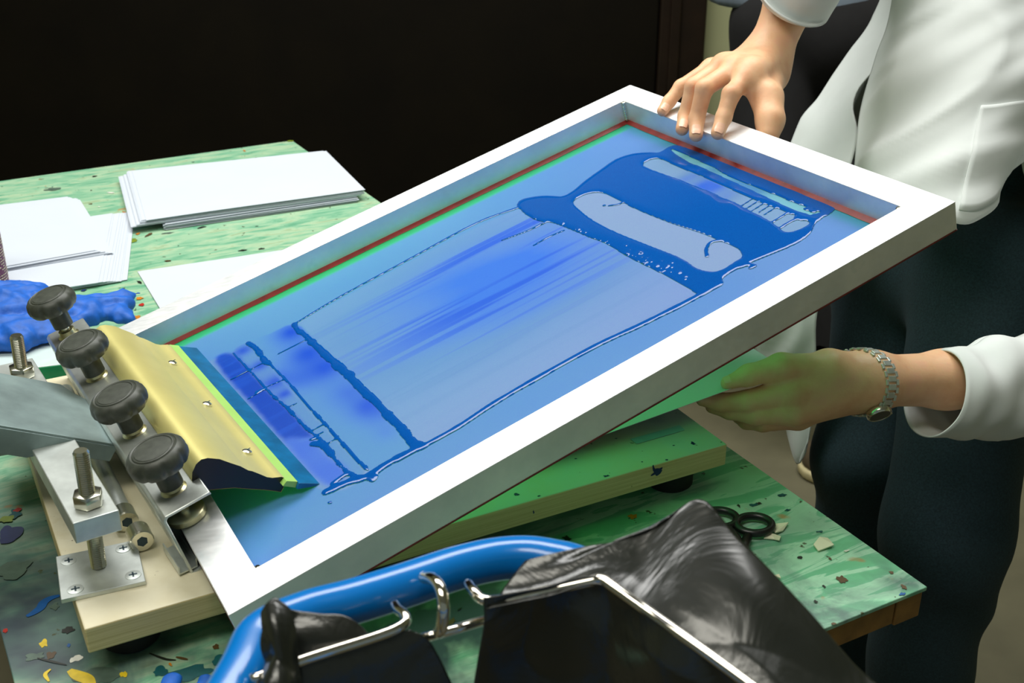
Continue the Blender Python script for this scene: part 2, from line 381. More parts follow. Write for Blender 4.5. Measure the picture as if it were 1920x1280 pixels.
spots = [(83, 1206, 8, 5, 'yellow'), (141, 1235, 12, 5, 'white'), (66, 1230, 16, 6, 'smoke'), (95, 1228, 8, 6, 'brown'), (129, 1210, 3, 2, 'blue'), (300, 1259, 14, 6, 'teal'), (345, 1266, 45, 9, 'teal'), (190, 1268, 40, 12, 'smoke'),
 (232, 1264, 6, 5, 'yellow'), (10, 1183, 4, 3, 'red'), (432, 1215, 2, 8, 'orange'), (410, 1240, 12, 8, 'teal'), (103, 1137, 9, 6, 'smoke'), (405, 1214, 6, 4, 'brown'), (128, 1182, 10, 5, 'dark'), (1187, 969, 9, 5, 'orange'), (1063, 1010, 7, 4, 'dark'),
 (1577, 1087, 11, 6, 'brown'), (1671, 1074, 4, 2, 'brown'), (1695, 1101, 5, 3, 'brown'), (1563, 1170, 4, 2, 'brown'), (1692, 1114, 7, 2, 'blue'), (1500, 1046, 5, 2, 'dark'), (1545, 1100, 3, 2, 'dark'), (1466, 929, 8, 2, 'teal'), (1477, 957, 6, 1.5, 'teal'), (1413, 947, 8, 2, 'teal'), (1556, 1048, 3, 2, 'brown'), (1529, 1129, 3, 2, 'dark'),
 (240, 452, 16, 6, 'olive'), (100, 355, 14, 4, 'smoke'), (178, 331, 4, 2, 'dark'), (262, 560, 6, 3, 'orange'), (266, 572, 5, 3, 'red'), (157, 545, 5, 2, 'navy'), (236, 585, 7, 1.5, 'dark'), (230, 600, 5, 1.5, 'brown'), (258, 595, 6, 4, 'orange'), (455, 470, 9, 1.5, 'dark'), (490, 467, 6, 1.5, 'dark'), (315, 490, 5, 2, 'brown'), (545, 265, 5, 2, 'olive'), (20, 1000, 18, 14, 'navy'), (28, 965, 10, 8, 'teal'), (34, 957, 8, 3, 'red'), (10, 975, 16, 5, 'olive'), (30, 1070, 26, 16, 'smoke')]
for i, (x, y, rx, ry, c_) in enumerate(spots):
    p = onz(x, y, TZ); d = (p-CO)@CF; blob(tt, p, X, Y, Z, rx*d/FPX, ry*d/FPX/.5, .3, ci[c_], .0003+.00002*i, i, .35)
for i in range(150):
    px_, py_ = random.uniform(20, TL*1000-20)/1000, random.uniform(20, TW*1000-20)/1000; r_ = random.choice((.001, .0014, .002, .003)); c_ = random.choice(('dark', 'brown', 'dark', 'teal', 'smoke', 'white', 'orange'))
    blob(tt, tN+td*px_+te*py_, X, Y, Z, r_*random.uniform(1, 3), r_, random.uniform(0, 3), ci[c_], .0006+i*.000003, i, .5, 12)
for pts_, c_, w in (([(112, 1117), (95, 1122), (82, 1130), (76, 1140), (62, 1150), (50, 1156)], 'blue', .003), ([(130, 1257), (145, 1266), (165, 1275), (175, 1290)], 'yellow', .004), ([(70, 1234), (95, 1240), (125, 1247)], 'dark', .0009), ([(95, 1255), (85, 1265), (92, 1278)], 'yellow', .0012), ([(280, 1225), (310, 1236), (330, 1238)], 'dark', .0009), ([(330, 1232), (352, 1237)], 'brown', .001)):
    P_ = crom([onz(x, y, TZ) for x, y in pts_], 6); n_ = len(P_); V = []
    for i, p in enumerate(P_):
        t = unit(P_[min(i+1, n_-1)]-P_[max(i-1, 0)]); s_ = np.cross(Z, t); wq = w*(.45+.8*math.sin(math.pi*(i+.5)/n_)); V += [p+s_*wq+Z*.0006, p-s_*wq+Z*.0006]
    tt.add(V, [[2*i, 2*i+1, 2*i+3, 2*i+2] for i in range(n_-1)], ci[c_])
tt.out('tabletop', STM, T0)
B().box(tN, td, te, Z, .002, TL-.002, .002, .030, -.030, -.005, .001).out('edge_board', 'edgeply', T0)
B().box(tN, td, te, Z, .002, TL-.002, TW-.030, TW-.001, -.034, -.005, .001).out('edge_board', 'edgeply', T0)
B().box(tN, td, te, Z, .003, TL-.003, .031, TW-.031, -.028, -.0045, .001).out('core_board', 'edgeply', T0)
for a_ in (.12, TL-.12):
    for b_ in (.09, TW-.09): B().box(tN+td*a_+te*b_, td, te, Z, -.025, .025, -.025, .025, -TZ+.001, -.0285, .002).out('leg', 'edgeply', T0)
# ---------------------------------------------------------------- paper
def paper(P4, z, name, label, group=None, bend=.0, thick=.0005, seed=0, curl=None, mat='paper', nx=14, ny=8):
    P4 = [np.array([p[0], p[1], z]) for p in P4]; G = np.zeros((ny, nx, 3))
    for i in range(ny):
        for j in range(nx):
            a, b = i/(ny-1), j/(nx-1); q = (P4[0]*(1-b)+P4[1]*b)*(1-a)+(P4[3]*(1-b)+P4[2]*b)*a
            G[i, j] = q+Z*(bend*(.5+.5*math.sin(b*5.2+seed))*a + (curl(a, b) if curl else 0))
    o = sheet_mesh([G], name, mat, None, thick, smooth=False); return tag(o, label, 'paper', group)
s1 = [np.array(p) for p in ((-.623, 1.900), (-.322, 2.016), (-.231, 1.801), (-.533, 1.657))]
NS = 26
lob = 'sheet of white paper within the tall stack at the far right corner of the table'
for i in range(NS):
    t = i/(NS-1); jx, jy = rng.normal(0, .0018, 2); ra = rng.normal(0, .004)
    w = unit(s1[1]-s1[0]); pw = np.array([-w[1], w[0]]); left = (.020*(1-(i-13)/12) if 13 <= i < NS-1 else 0) if i >= 13 else -.026; right = -.014 if i < 13 else (-.004*(1-(i-13)/12))
    q = [p+w*(jx+(-left if k_ in (0, 3) else right))+pw*(jy-.003*(1-t)+ra*(.15 if k_ in (0, 3) else -.15)*2) for k_, p in enumerate(s1)]
    z = TZ+.0011+i*.00066
    if i == NS-1: lab = 'topmost white sheet of the tall paper stack at the far right table corner'
    elif i == 0: lab = 'lowest white sheet of the tall paper stack at the far right table corner'
    else: lab = lob
    paper(q, z, 'paper_sheet', lab, 'sheets of the tall paper stack', bend=.0008*t, seed=0.)
# left stack, fanned in two layers
s2 = [np.array(p) for p in ((-.83, 1.715), (-.687, 1.781), (-.572, 1.548), (-.70, 1.47))]
s3 = [np.array(p) for p in ((-.80, 1.62), (-.60, 1.72), (-.535, 1.446), (-.640, 1.398))]
z = TZ+.001
for i in range(9):
    q = [p+np.array([.028, .020])*(1-i/8)*(1 if k_ in (1, 2) else .15)+rng.normal(0, .0012, 2) for k_, p in enumerate(s3)]; z += .00066
    paper(q, z, 'paper_sheet', 'white paper sheet in the lower, nearer half of the fanned stack at the left edge' if i < 8 else 'uppermost white sheet of the nearer half of the fanned stack at the left edge', 'lower sheets of the fanned left stack')
for i in range(9):
    q = [p+np.array([.024, .003])*(1-i/8)*(1 if k_ == 2 else .7 if k_ == 1 else .15)+rng.normal(0, .0012, 2) for k_, p in enumerate(s2)]; z += .00066
    paper(q, z, 'paper_sheet', 'white paper sheet in the upper half of the fanned stack at the left edge' if i < 8 else 'topmost white sheet of the fanned stack at the left edge of the table', 'upper sheets of the fanned left stack')
paper([(-.501, 1.499), (-.22, 1.625), (-.16, 1.49), (-.438, 1.374)], TZ+.0012, 'paper_sheet', 'single loose white sheet lying flat half under the raised printing screen', bend=.001, seed=1)
# purple container at the left edge
pc = onz(14, 552, TZ); pc = pc+np.array([-.036, .01, 0])
PB = root('bottle', pc, 'purple bottle cut off by the left edge of the view beside the papers', 'bottle')
B().lathe([(.030, 0), (.034, .002), (.034, .084), (.031, .095), (.014, .108), (.014, .112)], pc+Z*.001, Z, 40).out('body', 'purple', PB, auto=True)
lb = B()
for r_ in range(16):
    for i in range(22):
        if random.random() < .8:
            th = math.radians(-78+i*7); w = random.uniform(.0008, .0016); zz = .018+r_*.0036
            o_ = pc+np.array([math.cos(th)*.0342, math.sin(th)*.0342, zz]); lb.box(o_, np.array([-math.sin(th), math.cos(th), 0]), Z, np.array([math.cos(th), math.sin(th), 0]), -w, w, -.0005, .0005, 0, .0002)
lb.out('label_print', 'scrap', PB)
B().lathe([(.015, .1125), (.016, .115), (.016, .130), (.014, .132)], pc+Z*.001, Z, 32).out('cap', 'blackplastic', PB, auto=True)
# glass plate with a green edge
gp = [onz(-160, 716, TZ+.03), onz(160, 677, TZ+.03)]; gd = unit(gp[1]-gp[0]); gb = np.cross(Z, gd)
GP = root('glass_plate', np.array([gp[0][0], gp[0][1], TZ]), 'pale glass plate with a green front edge lying under the blue glove', 'glass plate')
L_ = np.linalg.norm(gp[1]-gp[0])
B().box(gp[0], gd, gb, Z, 0, L_, 0, .13, -.0295, 0, .0006).out('pane', 'glass', GP)
B().box(gp[0], gd, gb, Z, .001, L_-.001, -.0012, -.0001, -.016, -.001, 0).out('green_edge', 'glassedge', GP, label='dark green front edge')
# ---------------------------------------------------------------- press
bo = np.array([-.30757, .69644, TZ+.045]); bd = unit(np.array([.5045, .2653, 0])); be = np.array([-bd[1], bd[0], 0]); BL_, BWd, BT = .571, .43, .022
PR = root('screen_printing_press', (bo+bd*.28+be*.21)*[1, 1, 0]+Z*TZ, 'hinged screen printing press with a cream base board, steel hinge and four black knobs', 'printing press')
bb = B().box(bo, bd, be, Z, 0, BL_, 0, BWd, -BT, 0, .0012)
for i, (x, y, rx, ry) in enumerate(((1300, 831, 5, 3), (1352, 829, 2, 1), (1137, 892, 6, 2), (1155, 822, 3, 1), (1250, 862, 3, 1), (968, 927, 6, 2), (1010, 930, 4, 1), (1080, 860, 3, 1), (960, 905, 5, 1), (1204, 866, 2, 1), (1263, 835, 3, 1))):
    p = onz(x, y, TZ+.045); blob(bb, p, X, Y, Z, rx*.00042, ry*.0008, .4, 1, .0002, i, .4)
def bside(x, y): r = ray(x, y); return CO+r*(((bo-CO)@be)/(r@be))
for i, (x, y, rx, ry) in enumerate(((1232, 884, 11, 5), (1225, 878, 3, 5), (1000, 960, 1.5, 3))):
    blob(bb, bside(x, y), bd, Z, -be, rx*.00045, ry*.0005, .2, 1, .0003, i+4, .5)
bb.out('base_board', ['board', 'p_navy'], PR)
for a_, b_ in ((.035, .035), (.53, .03), (.035, .39), (.53, .39)):
    B().lathe([(.020, 0), (.022, .002), (.022, .020), (.020, .0225)], bo+bd*a_+be*b_+Z*(-.045+.0003), Z, 32).out('rubber_foot', 'rubber', PR, auto=True)
def screwhead(org, ax, az, r, name, parent, mat='steel', sub=None):
    az = unit(az); ax = unit(ax-az*(ax@az)); ay = np.cross(az, ax); b = B().lathe([(r, 0), (r*.96, .0006), (r*.5, .0009), (r*.1, .001)], org, az, 24)
    for q in (0, 1):
        a_, c_ = (ax, ay) if q else (ay, ax); b.box(org+az*.0009, a_, c_, az, -r*.5, r*.5, -r*.11, r*.11, 0, .0003, 0, 1)
    return b.out(name, [mat, 'darkcross'], parent, auto=True)
def bolt(axis_xy, lean, ztop, tag_=None):
    p = np.array([axis_xy[0], axis_xy[1], TZ+.049]); az = unit(lean); pr = []; n_ = int((ztop-.049)/.00175)
    for i in range(n_): pr += [(.0053, i*.00175), (.0060, i*.00175+.0009)]
    pr += [(.0048, n_*.00175+.0012)]
    return B().lathe(pr, p, az, 22).out('threaded_bolt', 'steelbr', PR, smooth=False), p, az
def nut(c, az, parent, rot=.2, r=.0115, h=.0105):
    a = np.cross(az, X); a = unit(a); b2 = np.cross(az, a)
    poly = [(r*math.cos(rot+i*math.pi/3), r*math.sin(rot+i*math.pi/3)) for i in range(6)]
    B().prism(poly, c, a, b2, az, 0, h, .0011, 0, 2).out('hex_nut', 'steelbr', PR, auto=True)
b1 = np.array([-.3186, .7678]); b2_ = np.array([-.448, .9814])
_, p1, a1_ = bolt(b1, (.012, .004, 1), .151); _, p2, a2_ = bolt(b2_, (.03, .0, 1), .147)
nut(p1+a1_*.0565, a1_, PR); nut(p2+a2_*.0565, a2_, PR, .5)
pa = unit(np.array([.0535, .022, 0])); pb = np.cross(Z, pa)
for c_ in (b1, b2_):
    o_ = np.array([c_[0], c_[1], TZ+.0452]); pl = B().box(o_, pa, pb, Z, -.030, .031, -.033, .026, 0, .0038, .0005)
    plo = pl.out('mounting_plate', 'steel', PR)
    for a_, b_ in ((-.021, .016), (.020, .017), (-.019, -.024), (.023, -.022)):
        screwhead(o_+pa*a_+pb*b_+Z*.0036, pa, Z, .0062, 'screw', plo)
hd = unit(np.array([-.0555, .087, 0])); hp = np.array([hd[1], -hd[0], 0])
o_ = np.array([b1[0], b1[1], TZ+.105]); B().box(o_, hd, hp, Z, -.020, .125, -.0165, .0175, -.018, 0, .0008).out('clamp_bar', 'steel', PR)
o_ = np.array([b2_[0], b2_[1], TZ+.105]); B().box(o_, hd, hp, Z, -.09, .035, -.0175, .018, -.018, 0, .0008).out('clamp_bar', 'steel', PR)
# hinge bosses with socket bolts between bar and channel
for (vv, uu) in ((.335, -.030), (.300, -.034)):
    c_ = F(uu, vv, -.012); B().lathe([(.0085, 0), (.0095, .001), (.0095, .016), (.0085, .017)], c_, fv, 28).lathe([(.0045, .0171), (.0045, .0173)], c_, fv, 6, 1).out('socket_bolt', ['steelbr', 'darkcross'], PR, auto=True)
c_ = F(-.034, .20, -.014); B().lathe([(.0075, -.15), (.0075, .10)], c_, fv, 24).out('hinge_rod', 'steel', PR, auto=True)
# channel that clamps the screen; slightly skewed to the frame
cu = unit(fu-fv*.044); cv = unit(fv+fu*.044); co_ = F(-.0265, .006, 0)
def Cc(u, v, h): return co_+cu*u+cv*v+fn*h
CL = .392; th_ = .0025
prof = [(0, -.0315), (0, .0255), (.003, .0285), (.040, .0285), (.0405, .0255)]
inn = [(.039, .026), (.0045, .026), (.0025, .024), (.0025, -.029), (.044, -.029), (.044, -.0315)]
B().prism(prof+inn, co_, cu, fn, cv, 0, CL, .0006, 0, 1).out('clamp_channel', 'steel', PR, auto=True)
# small bracket on the board below the channel
p = onz(322, 1048, TZ+.047); br = B().prism([(-.008, 0), (.008, 0), (.008, .008), (.007, .008), (.007, .0012), (-.007, .0012), (-.007, .007), (-.008, .007)], p+hp*.006, unit(hp+hd*.2), Z, hd, -.022, .016, 0)
br.out('bracket', 'steel', PR)
# knobs
def knob(vv, hh, spin):
    c = Cc(.0195, vv, 0); ax = fn; a = cu; b_ = cv
    s0 = hh-.012
    lob_ = lambda th, j: 1-(.075*max(0, math.cos(8*th+spin))**3 if 3 <= j <= 5 else .04*max(0, math.cos(8*th+spin))**4 if j == 6 else 0)
    kn = B().lathe([(.0095, s0-.019), (.0095, s0-.004), (.013, s0-.001), (.0215, s0+.001), (.0235, s0+.004), (.0240, s0+.008), (.0230, s0+.0125), (.0205, s0+.0155), (.0185, s0+.0166), (.0176, s0+.0160), (.0170, s0+.0160), (.0163, s0+.0170), (.0155, s0+.0172), (.015, s0+.0166), (.0144, s0+.0172), (.006, s0+.0176), (.001, s0+.0177)], c, ax, 84, 0, lob_)
    o = kn.out('clamp_knob', 'knob', PR, auto=True)
    B().lathe([(.0043, -.0005), (.0043, s0-.018)], c, ax, 16).out('knob_screw', 'steelbr', o, auto=True)
    poly = [(.0082*math.cos(i*math.pi/3+spin), .0082*math.sin(i*math.pi/3+spin)) for i in range(6)]
    B().lathe([(.0105, .0286), (.0085, .0300), (.0078, .0345), (.0070, .0350)], c, ax, 24).out('welded_nut', 'yzinc', o, auto=True)
    B().lathe([(.014, .0003), (.0155, .001), (.0155, .0055), (.0145, .0065), (.006, .008)], c, ax, 32).out('pressure_pad', 'yzinc', o, auto=True)
for vv, hh, sp2 in ((.022, .071, .3), (.132, .064, 1.1), (.256, .064, .1), (.364, .064, 2.)): knob(vv, hh, sp2)
# lift arm running back from the channel
ad = unit(-fu*math.cos(math.radians(42))+fn*math.sin(math.radians(42))); an_ = unit(np.cross(fv, ad));
if an_[2] < 0: an_ = -an_
ao = F(-.0169, .2529, .024)
ar = B().prism([(-.004, 0), (.45, 0), (.45, -.112), (.02, -.115), (.012, -.10), (-.002, -.085), (0.004, -.05), (-.002, -.03)], ao, ad, fv, an_, -.003, 0, .0005)
ar.prism([(-.006, -.002), (.45, -.002), (.45, -.024), (.062, -.024), (.045, -.016), (-.004, -.016)], ao, ad, an_, -fv, -.001, .0025, .0004)
ar.out('lift_arm', 'armsteel', PR)
# ---------------------------------------------------------------- printing screen
SC = root('printing_screen', F(FL/2, FW/2, -FT), 'aluminium framed printing screen tilted up and clamped at its left end, blue fabric', 'printing screen')
def rail(poly):
    return B().prism(poly, FD, fu, fv, fn, -FT, 0, .0012, 0, 2)
fr = B()
o0 = [(0, 0), (FL, 0), (FL, FW), (0, FW)]; i0 = [(RW, RW), (FL-RW, RW), (FL-RW, FW-RW), (RW, FW-RW)]
for i in range(4):
    j = (i+1) % 4; fr.prism([o0[i], o0[j], i0[j], i0[i]], FD, fu, fv, fn, -FT, 0, .0007, 0, 2)
fr.out('aluminium_frame', 'alu', SC)
for (a_, b_) in ((FL-RW, RW), (FL-RW, FW-RW), (RW, RW), (RW, FW-RW)):      # weld beads in the inner corners
    su = -1 if a_ > .3 else 1; sv = 1 if b_ < .25 else -1; P_ = []; R_ = []
    for i in range(27): P_.append(F(a_+su*.0012, b_+sv*.0012, -.001-i*.0009)); R_.append(.0026+.0006*math.sin(i*2.2))
    B().tube(P_, R_, 10).out('weld_bead', 'steelbr', SC, smooth=True)
hm = -FT+.0006
tp = B(); tw = .0052
for i, (a_, b_, c_, d_) in enumerate(((RW, RW, FL-RW, RW+tw), (FL-RW-tw, RW, FL-RW, FW-RW), (RW, FW-RW-tw, FL-RW, FW-RW))):
    n_ = 60; V = []
    for q in range(n_+1):
        t = q/n_; w1 = .0011*noise.noise(Vector((t*14, i*5, 0)))
        if i in (0, 2):
            x = a_+(c_-a_)*t; y0, y1 = (b_, d_+w1) if i == 0 else (b_+w1, d_); V += [F(x, y0, hm+(.0035 if i == 0 else .0006)), F(x, y1, hm+(.0006 if i == 0 else .0035))]
        else:
            y = b_+(d_-b_)*t; x0, x1 = (a_+w1, c_) if i == 1 else (a_, c_+w1); V += [F(x0, y, hm+(.0006 if i == 1 else .0035)), F(x1, y, hm+(.0035 if i == 1 else .0006))]
    tp.add(V, [[2*q, 2*q+1, 2*q+3, 2*q+2] for q in range(n_)])
tp.out('red_sealant_strip', 'redtape', SC, label='red sealant along the inner edge')
# red glue line along the bottom outer edges
B().box(FD, fu, fv, fn, .02, FL-.0003, FW-.004, FW+.0004, -FT-.0010, -FT).box(FD, fu, fv, fn, FL-.004, FL+.0004, .02, FW, -FT-.0010, -FT).box(FD, fu, fv, fn, -.0004, .004, .02, FW, -FT-.0010, -FT).out('glue_line', 'glue', SC, label='thin dark red line under the outer edge')
# colour layer of the fabric, from outlines of the ink stains on the sheet
gs = .0008; U_ = np.arange(RW-.001, FL-RW+.002, gs); V_ = np.arange(RW-.001, FW-RW+.002, gs); nu, nv = len(U_), len(V_)
UU, VV = np.meshgrid(U_, V_, indexing='ij')
def c8(p): return onF(940+p[0]/2.526, 180+p[1]/2.526, hm)
def c7(p): return onF(340+p[0]/3.2, 560+p[1]/3.2, hm)
def px(p): return onF(p[0], p[1], hm)
def inside(poly, us, vs):
    m = np.zeros(us.shape, bool); n_ = len(poly)
    for i in range(n_):
        x1, y1 = poly[i]; x2, y2 = poly[(i+1) % n_]; c_ = (y1 > vs) != (y2 > vs)
        with np.errstate(divide='ignore', invalid='ignore'): xi = (x2-x1)*(vs-y1)/((y2-y1) or 1e-9)+x1
        m ^= c_ & (us < xi)
    return m
def smoothpoly(pts, conv, n=4, rag=0, seed=0):
    P_ = crom([np.array(conv(p)) for p in pts], n, True)
    if rag: P_ = [p+rag*np.array([noise.noise(Vector((p[0]*90, p[1]*90, seed))), noise.noise(Vector((p[0]*90, p[1]*90, seed+9)))]) for p in P_]
    return P_
def blur(A, r):
    if r < 1: return A.astype(float)
    A = A.astype(float)
    for _ in range(3):
        for ax in (0, 1):
            pad = [(0, 0), (0, 0)]; pad[ax] = (r+1, r); Cx = np.cumsum(np.pad(A, pad, mode='edge'), axis=ax)
            n_ = A.shape[ax]; A = (np.take(Cx, range(2*r+1, 2*r+1+n_), ax)-np.take(Cx, range(0, n_), ax))/(2*r+1)
    return A
def gnoise(fu_, fv_, seed, oct_=3):
    out = np.zeros((nu, nv)); amp = 1; tot = 0; r2 = np.random.default_rng(seed)
    for _ in range(oct_):
        a, b = int(fu_*.65)+3, int(fv_*.45)+3; g = r2.random((a, b)); x = np.linspace(0, a-1.001, nu); y = np.linspace(0, b-1.001, nv)
        xi, yi = x.astype(int), y.astype(int); fx, fy = (x-xi)[:, None], (y-yi)[None]; fx = fx*fx*(3-2*fx); fy = fy*fy*(3-2*fy)
        g00, g10, g01, g11 = g[np.ix_(xi, yi)], g[np.ix_(xi+1, yi)], g[np.ix_(xi, yi+1)], g[np.ix_(xi+1, yi+1)]
        out += amp*((g00*(1-fx)+g10*fx)*(1-fy)+(g01*(1-fx)+g11*fx)*fy); tot += amp; amp *= .5; fu_ *= 2; fv_ *= 2
    return out/tot
def rgb(c): return np.array(lin(c)[:3])
COLR = np.zeros((nu, nv, 3))+rgb((110, 150, 242))
COLR += (gnoise(8, 8, 3)-.5)[..., None]*rgb((60, 60, 40))*1.2
def lay(mask, c, a=1.):
    global COLR
    m = (mask*a)[..., None]; COLR = COLR*(1-m)+rgb(c)*m
lay(np.clip((RW+.020-VV)/.006, 0, 1), (64, 210, 150), .95)           # bare green mesh along the far rail
lay(np.clip((UU-(FL-RW-.020))/.012, 0, 1), (70, 170, 205), .7)
lay(np.clip((VV-(FW-RW-.012))/.008, 0, 1), (80, 160, 215), .4)
# printed image area
img = smoothpoly([(975, 390), (553, 607), (450, 655), (360, 700), (420, 790), (600, 915), (700, 885), (795, 833), (945, 748), (1105, 655), (1310, 545), (1180, 480), (1080, 430)], px, 5)
im = blur(inside(img, UU, VV), 1)
lay(im, (134, 160, 242), 1.)
st1 = .5*gnoise(3, 60, 11, 3)+.5*gnoise(2.5, 190, 21, 2); st2 = gnoise(5, 26, 12, 3); cl = gnoise(5, 5, 13, 3)
cen = np.exp(-(((UU-.36)/.13)**2+((VV-.22)/.085)**2)); cen2 = np.exp(-(((UU-.45)/.12)**2+((VV-.17)/.06)**2))
lay(im*np.clip(cen*1.3*(.55+st2*.6), 0, 1), (54, 106, 228), .95)
lay(im*np.clip((st1-.49)*8, 0, 1)*np.clip(cen+cen2*.7+.12, 0, 1), (26, 78, 206), .85)
low = np.clip((VV-.30)/.08, 0, 1); lay(im*low, (150, 164, 244), .7)
# left bands
band = blur(inside(smoothpoly([(400, 262), (520, 215), (680, 150), (800, 250), (1060, 500), (1250, 700), (1400, 880), (1330, 930), (1120, 1030), (900, 800), (600, 480), (480, 350)], c7, 3), UU, VV), 1)
lay(band, (108, 150, 242), 1.)
for (x, y, rx, ry, s_) in ((660, 200, 90, 50, .9), (760, 330, 110, 70, .9), (860, 410, 120, 70, .9), (720, 480, 90, 40, .5), (1010, 560, 120, 70, .6), (1120, 640, 60, 80, .8), (1180, 680, 60, 100, .5), (600, 500, 60, 50, .4), (560, 480, 80, 40, .5), (1230, 800, 40, 60, .3)):
    a_, b_ = c7((x, y)); a1, b1v = c7((x+rx, y+ry*.8)); r_ = max(.009, math.hypot(a1-a_, b1v-b_)*.95)
    lay(band*np.exp(-(((UU-a_)/(r_*.8))**2+((VV-b_)/r_)**2)), (12, 68, 198), min(1, s_*1.15))
b3 = blur(inside(smoothpoly([(305, 325), (420, 262), (520, 390), (700, 600), (900, 820), (1100, 1030), (1000, 1045), (870, 880), (750, 770), (640, 650), (520, 540), (420, 430)], c7, 3), UU, VV), 1)
lay(b3, (108, 144, 230), 1.)
for (x, y, r_) in ((370, 310, .012), (470, 400, .012), (560, 500, .016), (620, 570, .010)):
    a_, b_ = c7((x, y)); lay(b3*np.exp(-((UU-a_)**2+(VV-b_)**2)/r_**2), (10, 62, 190), .9)
b4 = blur(inside(smoothpoly([(200, 380), (305, 325), (420, 432), (520, 545), (640, 650), (750, 770), (800, 830), (720, 850), (620, 860), (420, 640)], c7, 3), UU, VV), 2)
lay(b4, (4, 60, 172), 1.); lay(b4*np.clip((gnoise(4, 90, 17, 3)-.45)*5, 0, 1), (30, 84, 205), .45)
b5 = blur(inside(smoothpoly([(620, 860), (720, 840), (800, 840), (900, 950), (1000, 1040), (860, 1120)], c7, 3), UU, VV), 3)
lay(b5, (84, 118, 222), 1.); lay(b5*np.clip((gnoise(6, 10, 18)-.5)*4, 0, 1), (40, 80, 210), .6)
# bare windows in the pool at the raised end
H1 = smoothpoly([(668, 332), (742, 292), (860, 345), (1000, 400), (1200, 490), (1360, 552), (1475, 600), (1400, 645), (1340, 648), (1280, 600), (1150, 530), (1000, 462), (850, 400)], c8, 3)
H2 = smoothpoly([(800, 255), (840, 262), (960, 318), (1100, 388), (1260, 452), (1420, 520), (1530, 556), (1500, 578), (1400, 545), (1240, 472), (1000, 362), (860, 300)], c8, 3, .0022, 4)
H3 = smoothpoly([(340, 503), (400, 466), (480, 459), (560, 495), (650, 540), (800, 600), (950, 650), (1050, 690), (1120, 722), (1142, 760), (1110, 785), (1022, 832), (930, 820), (850, 770), (700, 710), (550, 650), (450, 600), (380, 550)], c8, 4)
h3 = blur(inside(H3, UU, VV), 1); lay(h3, (156, 172, 236), 1.)
h1 = blur(inside(H1, UU, VV), 1); lay(h1, (142, 170, 230), 1.)
for (x, y, r_, s_) in ((880, 390, .012, .6), (950, 430, .016, .95), (1010, 430, .016, .9), (1060, 480, .013, .5)):
    a_, b_ = c8((x, y)); lay(h1*np.exp(-(((UU-a_)/.03)**2+((VV-b_)/r_)**2)), (20, 84, 200), s_)
h2 = blur(inside(H2, UU, VV), 1); lay(h2, (140, 205, 238), 1.)
for (x, y, r_, s_) in ((1000, 350, .014, .5), (1130, 410, .025, .7), (1200, 450, .018, .6)):
    a_, b_ = c8((x, y)); lay(h2*np.exp(-(((UU-a_)/.03)**2+((VV-b_)/r_)**2)), (24, 96, 205), s_)
# point by the near left corner of the fabric, no colour laid
a_, b_ = px((470, 985)); 
G = FD+fu*UU[..., None]+fv*VV[..., None]+fn*hm
fo = mk('screen_fabric', G.reshape(-1, 3), grid_faces(nu, nv), 'fabric', SC, True, label='blue stained fabric stretched across the frame')
if fo.data.polygons[0].normal@Vector(fn) < 0: fo.data.flip_normals()
ca = fo.data.color_attributes.new('stain', 'FLOAT_COLOR', 'POINT')
ca.data.foreach_set('color', np.concatenate([np.clip(COLR, 0, 1), np.ones((nu, nv, 1))], 2).astype(np.float32).ravel())
# ---------------------------------------------------------------- wet ink lying on the fabric
pool = smoothpoly([(750, 268), (800, 240), (850, 238), (1000, 290), (1200, 370), (1400, 450), (1568, 520), (1578, 540), (1540, 568), (1490, 600), (1470, 640), (1440, 672), (1370, 712), (1300, 742), (1205, 780), (1130, 812), (1050, 862), (1052, 890), (1010, 915), (940, 938), (880, 905), (800, 860), (700, 810), (600, 760), (500, 700), (420, 670), (350, 640), (250, 602), (180, 592), (120, 562), (90, 535), (75, 515), (100, 490), (180, 475), (240, 474), (290, 476), (340, 450), (400, 400), (470, 350), (540, 302), (620, 275), (700, 268)], c8, 4)
mask = inside(pool, UU, VV) & ~inside(smoothpoly([(672, 334), (742, 296), (860, 345), (1000, 400), (1200, 490), (1360, 552), (1462, 600), (1395, 640), (1340, 645), (1280, 600), (1150, 530), (1000, 462), (850, 400)], c8, 3, .0012, 2), UU, VV) & ~inside(H2, UU, VV) & ~inside(H3, UU, VV)
mk_ = mask.astype(float)
def line(pts, conv, w, rag=.25, seed=0, blobs=False):
    """adds a ridge of ink along a traced line, w = half width in metres"""
    global mk_
    P_ = crom([np.array(conv(p)) for p in pts], 10)
    for i in range(len(P_)-1):
        a_, b_ = P_[i], P_[i+1]; L2 = max(((b_-a_)**2).sum(), 1e-12); wq = (w[0]+(w[1]-w[0])*i/len(P_) if isinstance(w, tuple) else w)*(1+rag*2*noise.noise(Vector((i*.35, seed, 0))))
        m = (abs(UU-(a_[0]+b_[0])/2) < .02) & (abs(VV-(a_[1]+b_[1])/2) < .02)
        u1, v1 = UU[m], VV[m]; t = np.clip(((u1-a_[0])*(b_[0]-a_[0])+(v1-a_[1])*(b_[1]-a_[1]))/L2, 0, 1)
        d = np.hypot(u1-a_[0]-t*(b_[0]-a_[0]), v1-a_[1]-t*(b_[1]-a_[1])); mk_[m] = np.maximum(mk_[m], np.clip(1-(d-wq)/.001, 0, 1)*(d < wq+.001))
line([(975, 388), (890, 420), (760, 490), (640, 555), (553, 607)], px, (.0011, .0005), .4, 1)
line([(1345, 535), (1290, 565), (1200, 610), (1105, 655), (945, 745), (860, 800), (797, 835)], px, (.0028, .0022), .15, 2)
line([(797, 835), (760, 852), (722, 872), (690, 893), (658, 902), (612, 922)], px, (.003, .0034), .5, 3)
line([(690, 893), (700, 900)], px, .002, .3, 4)
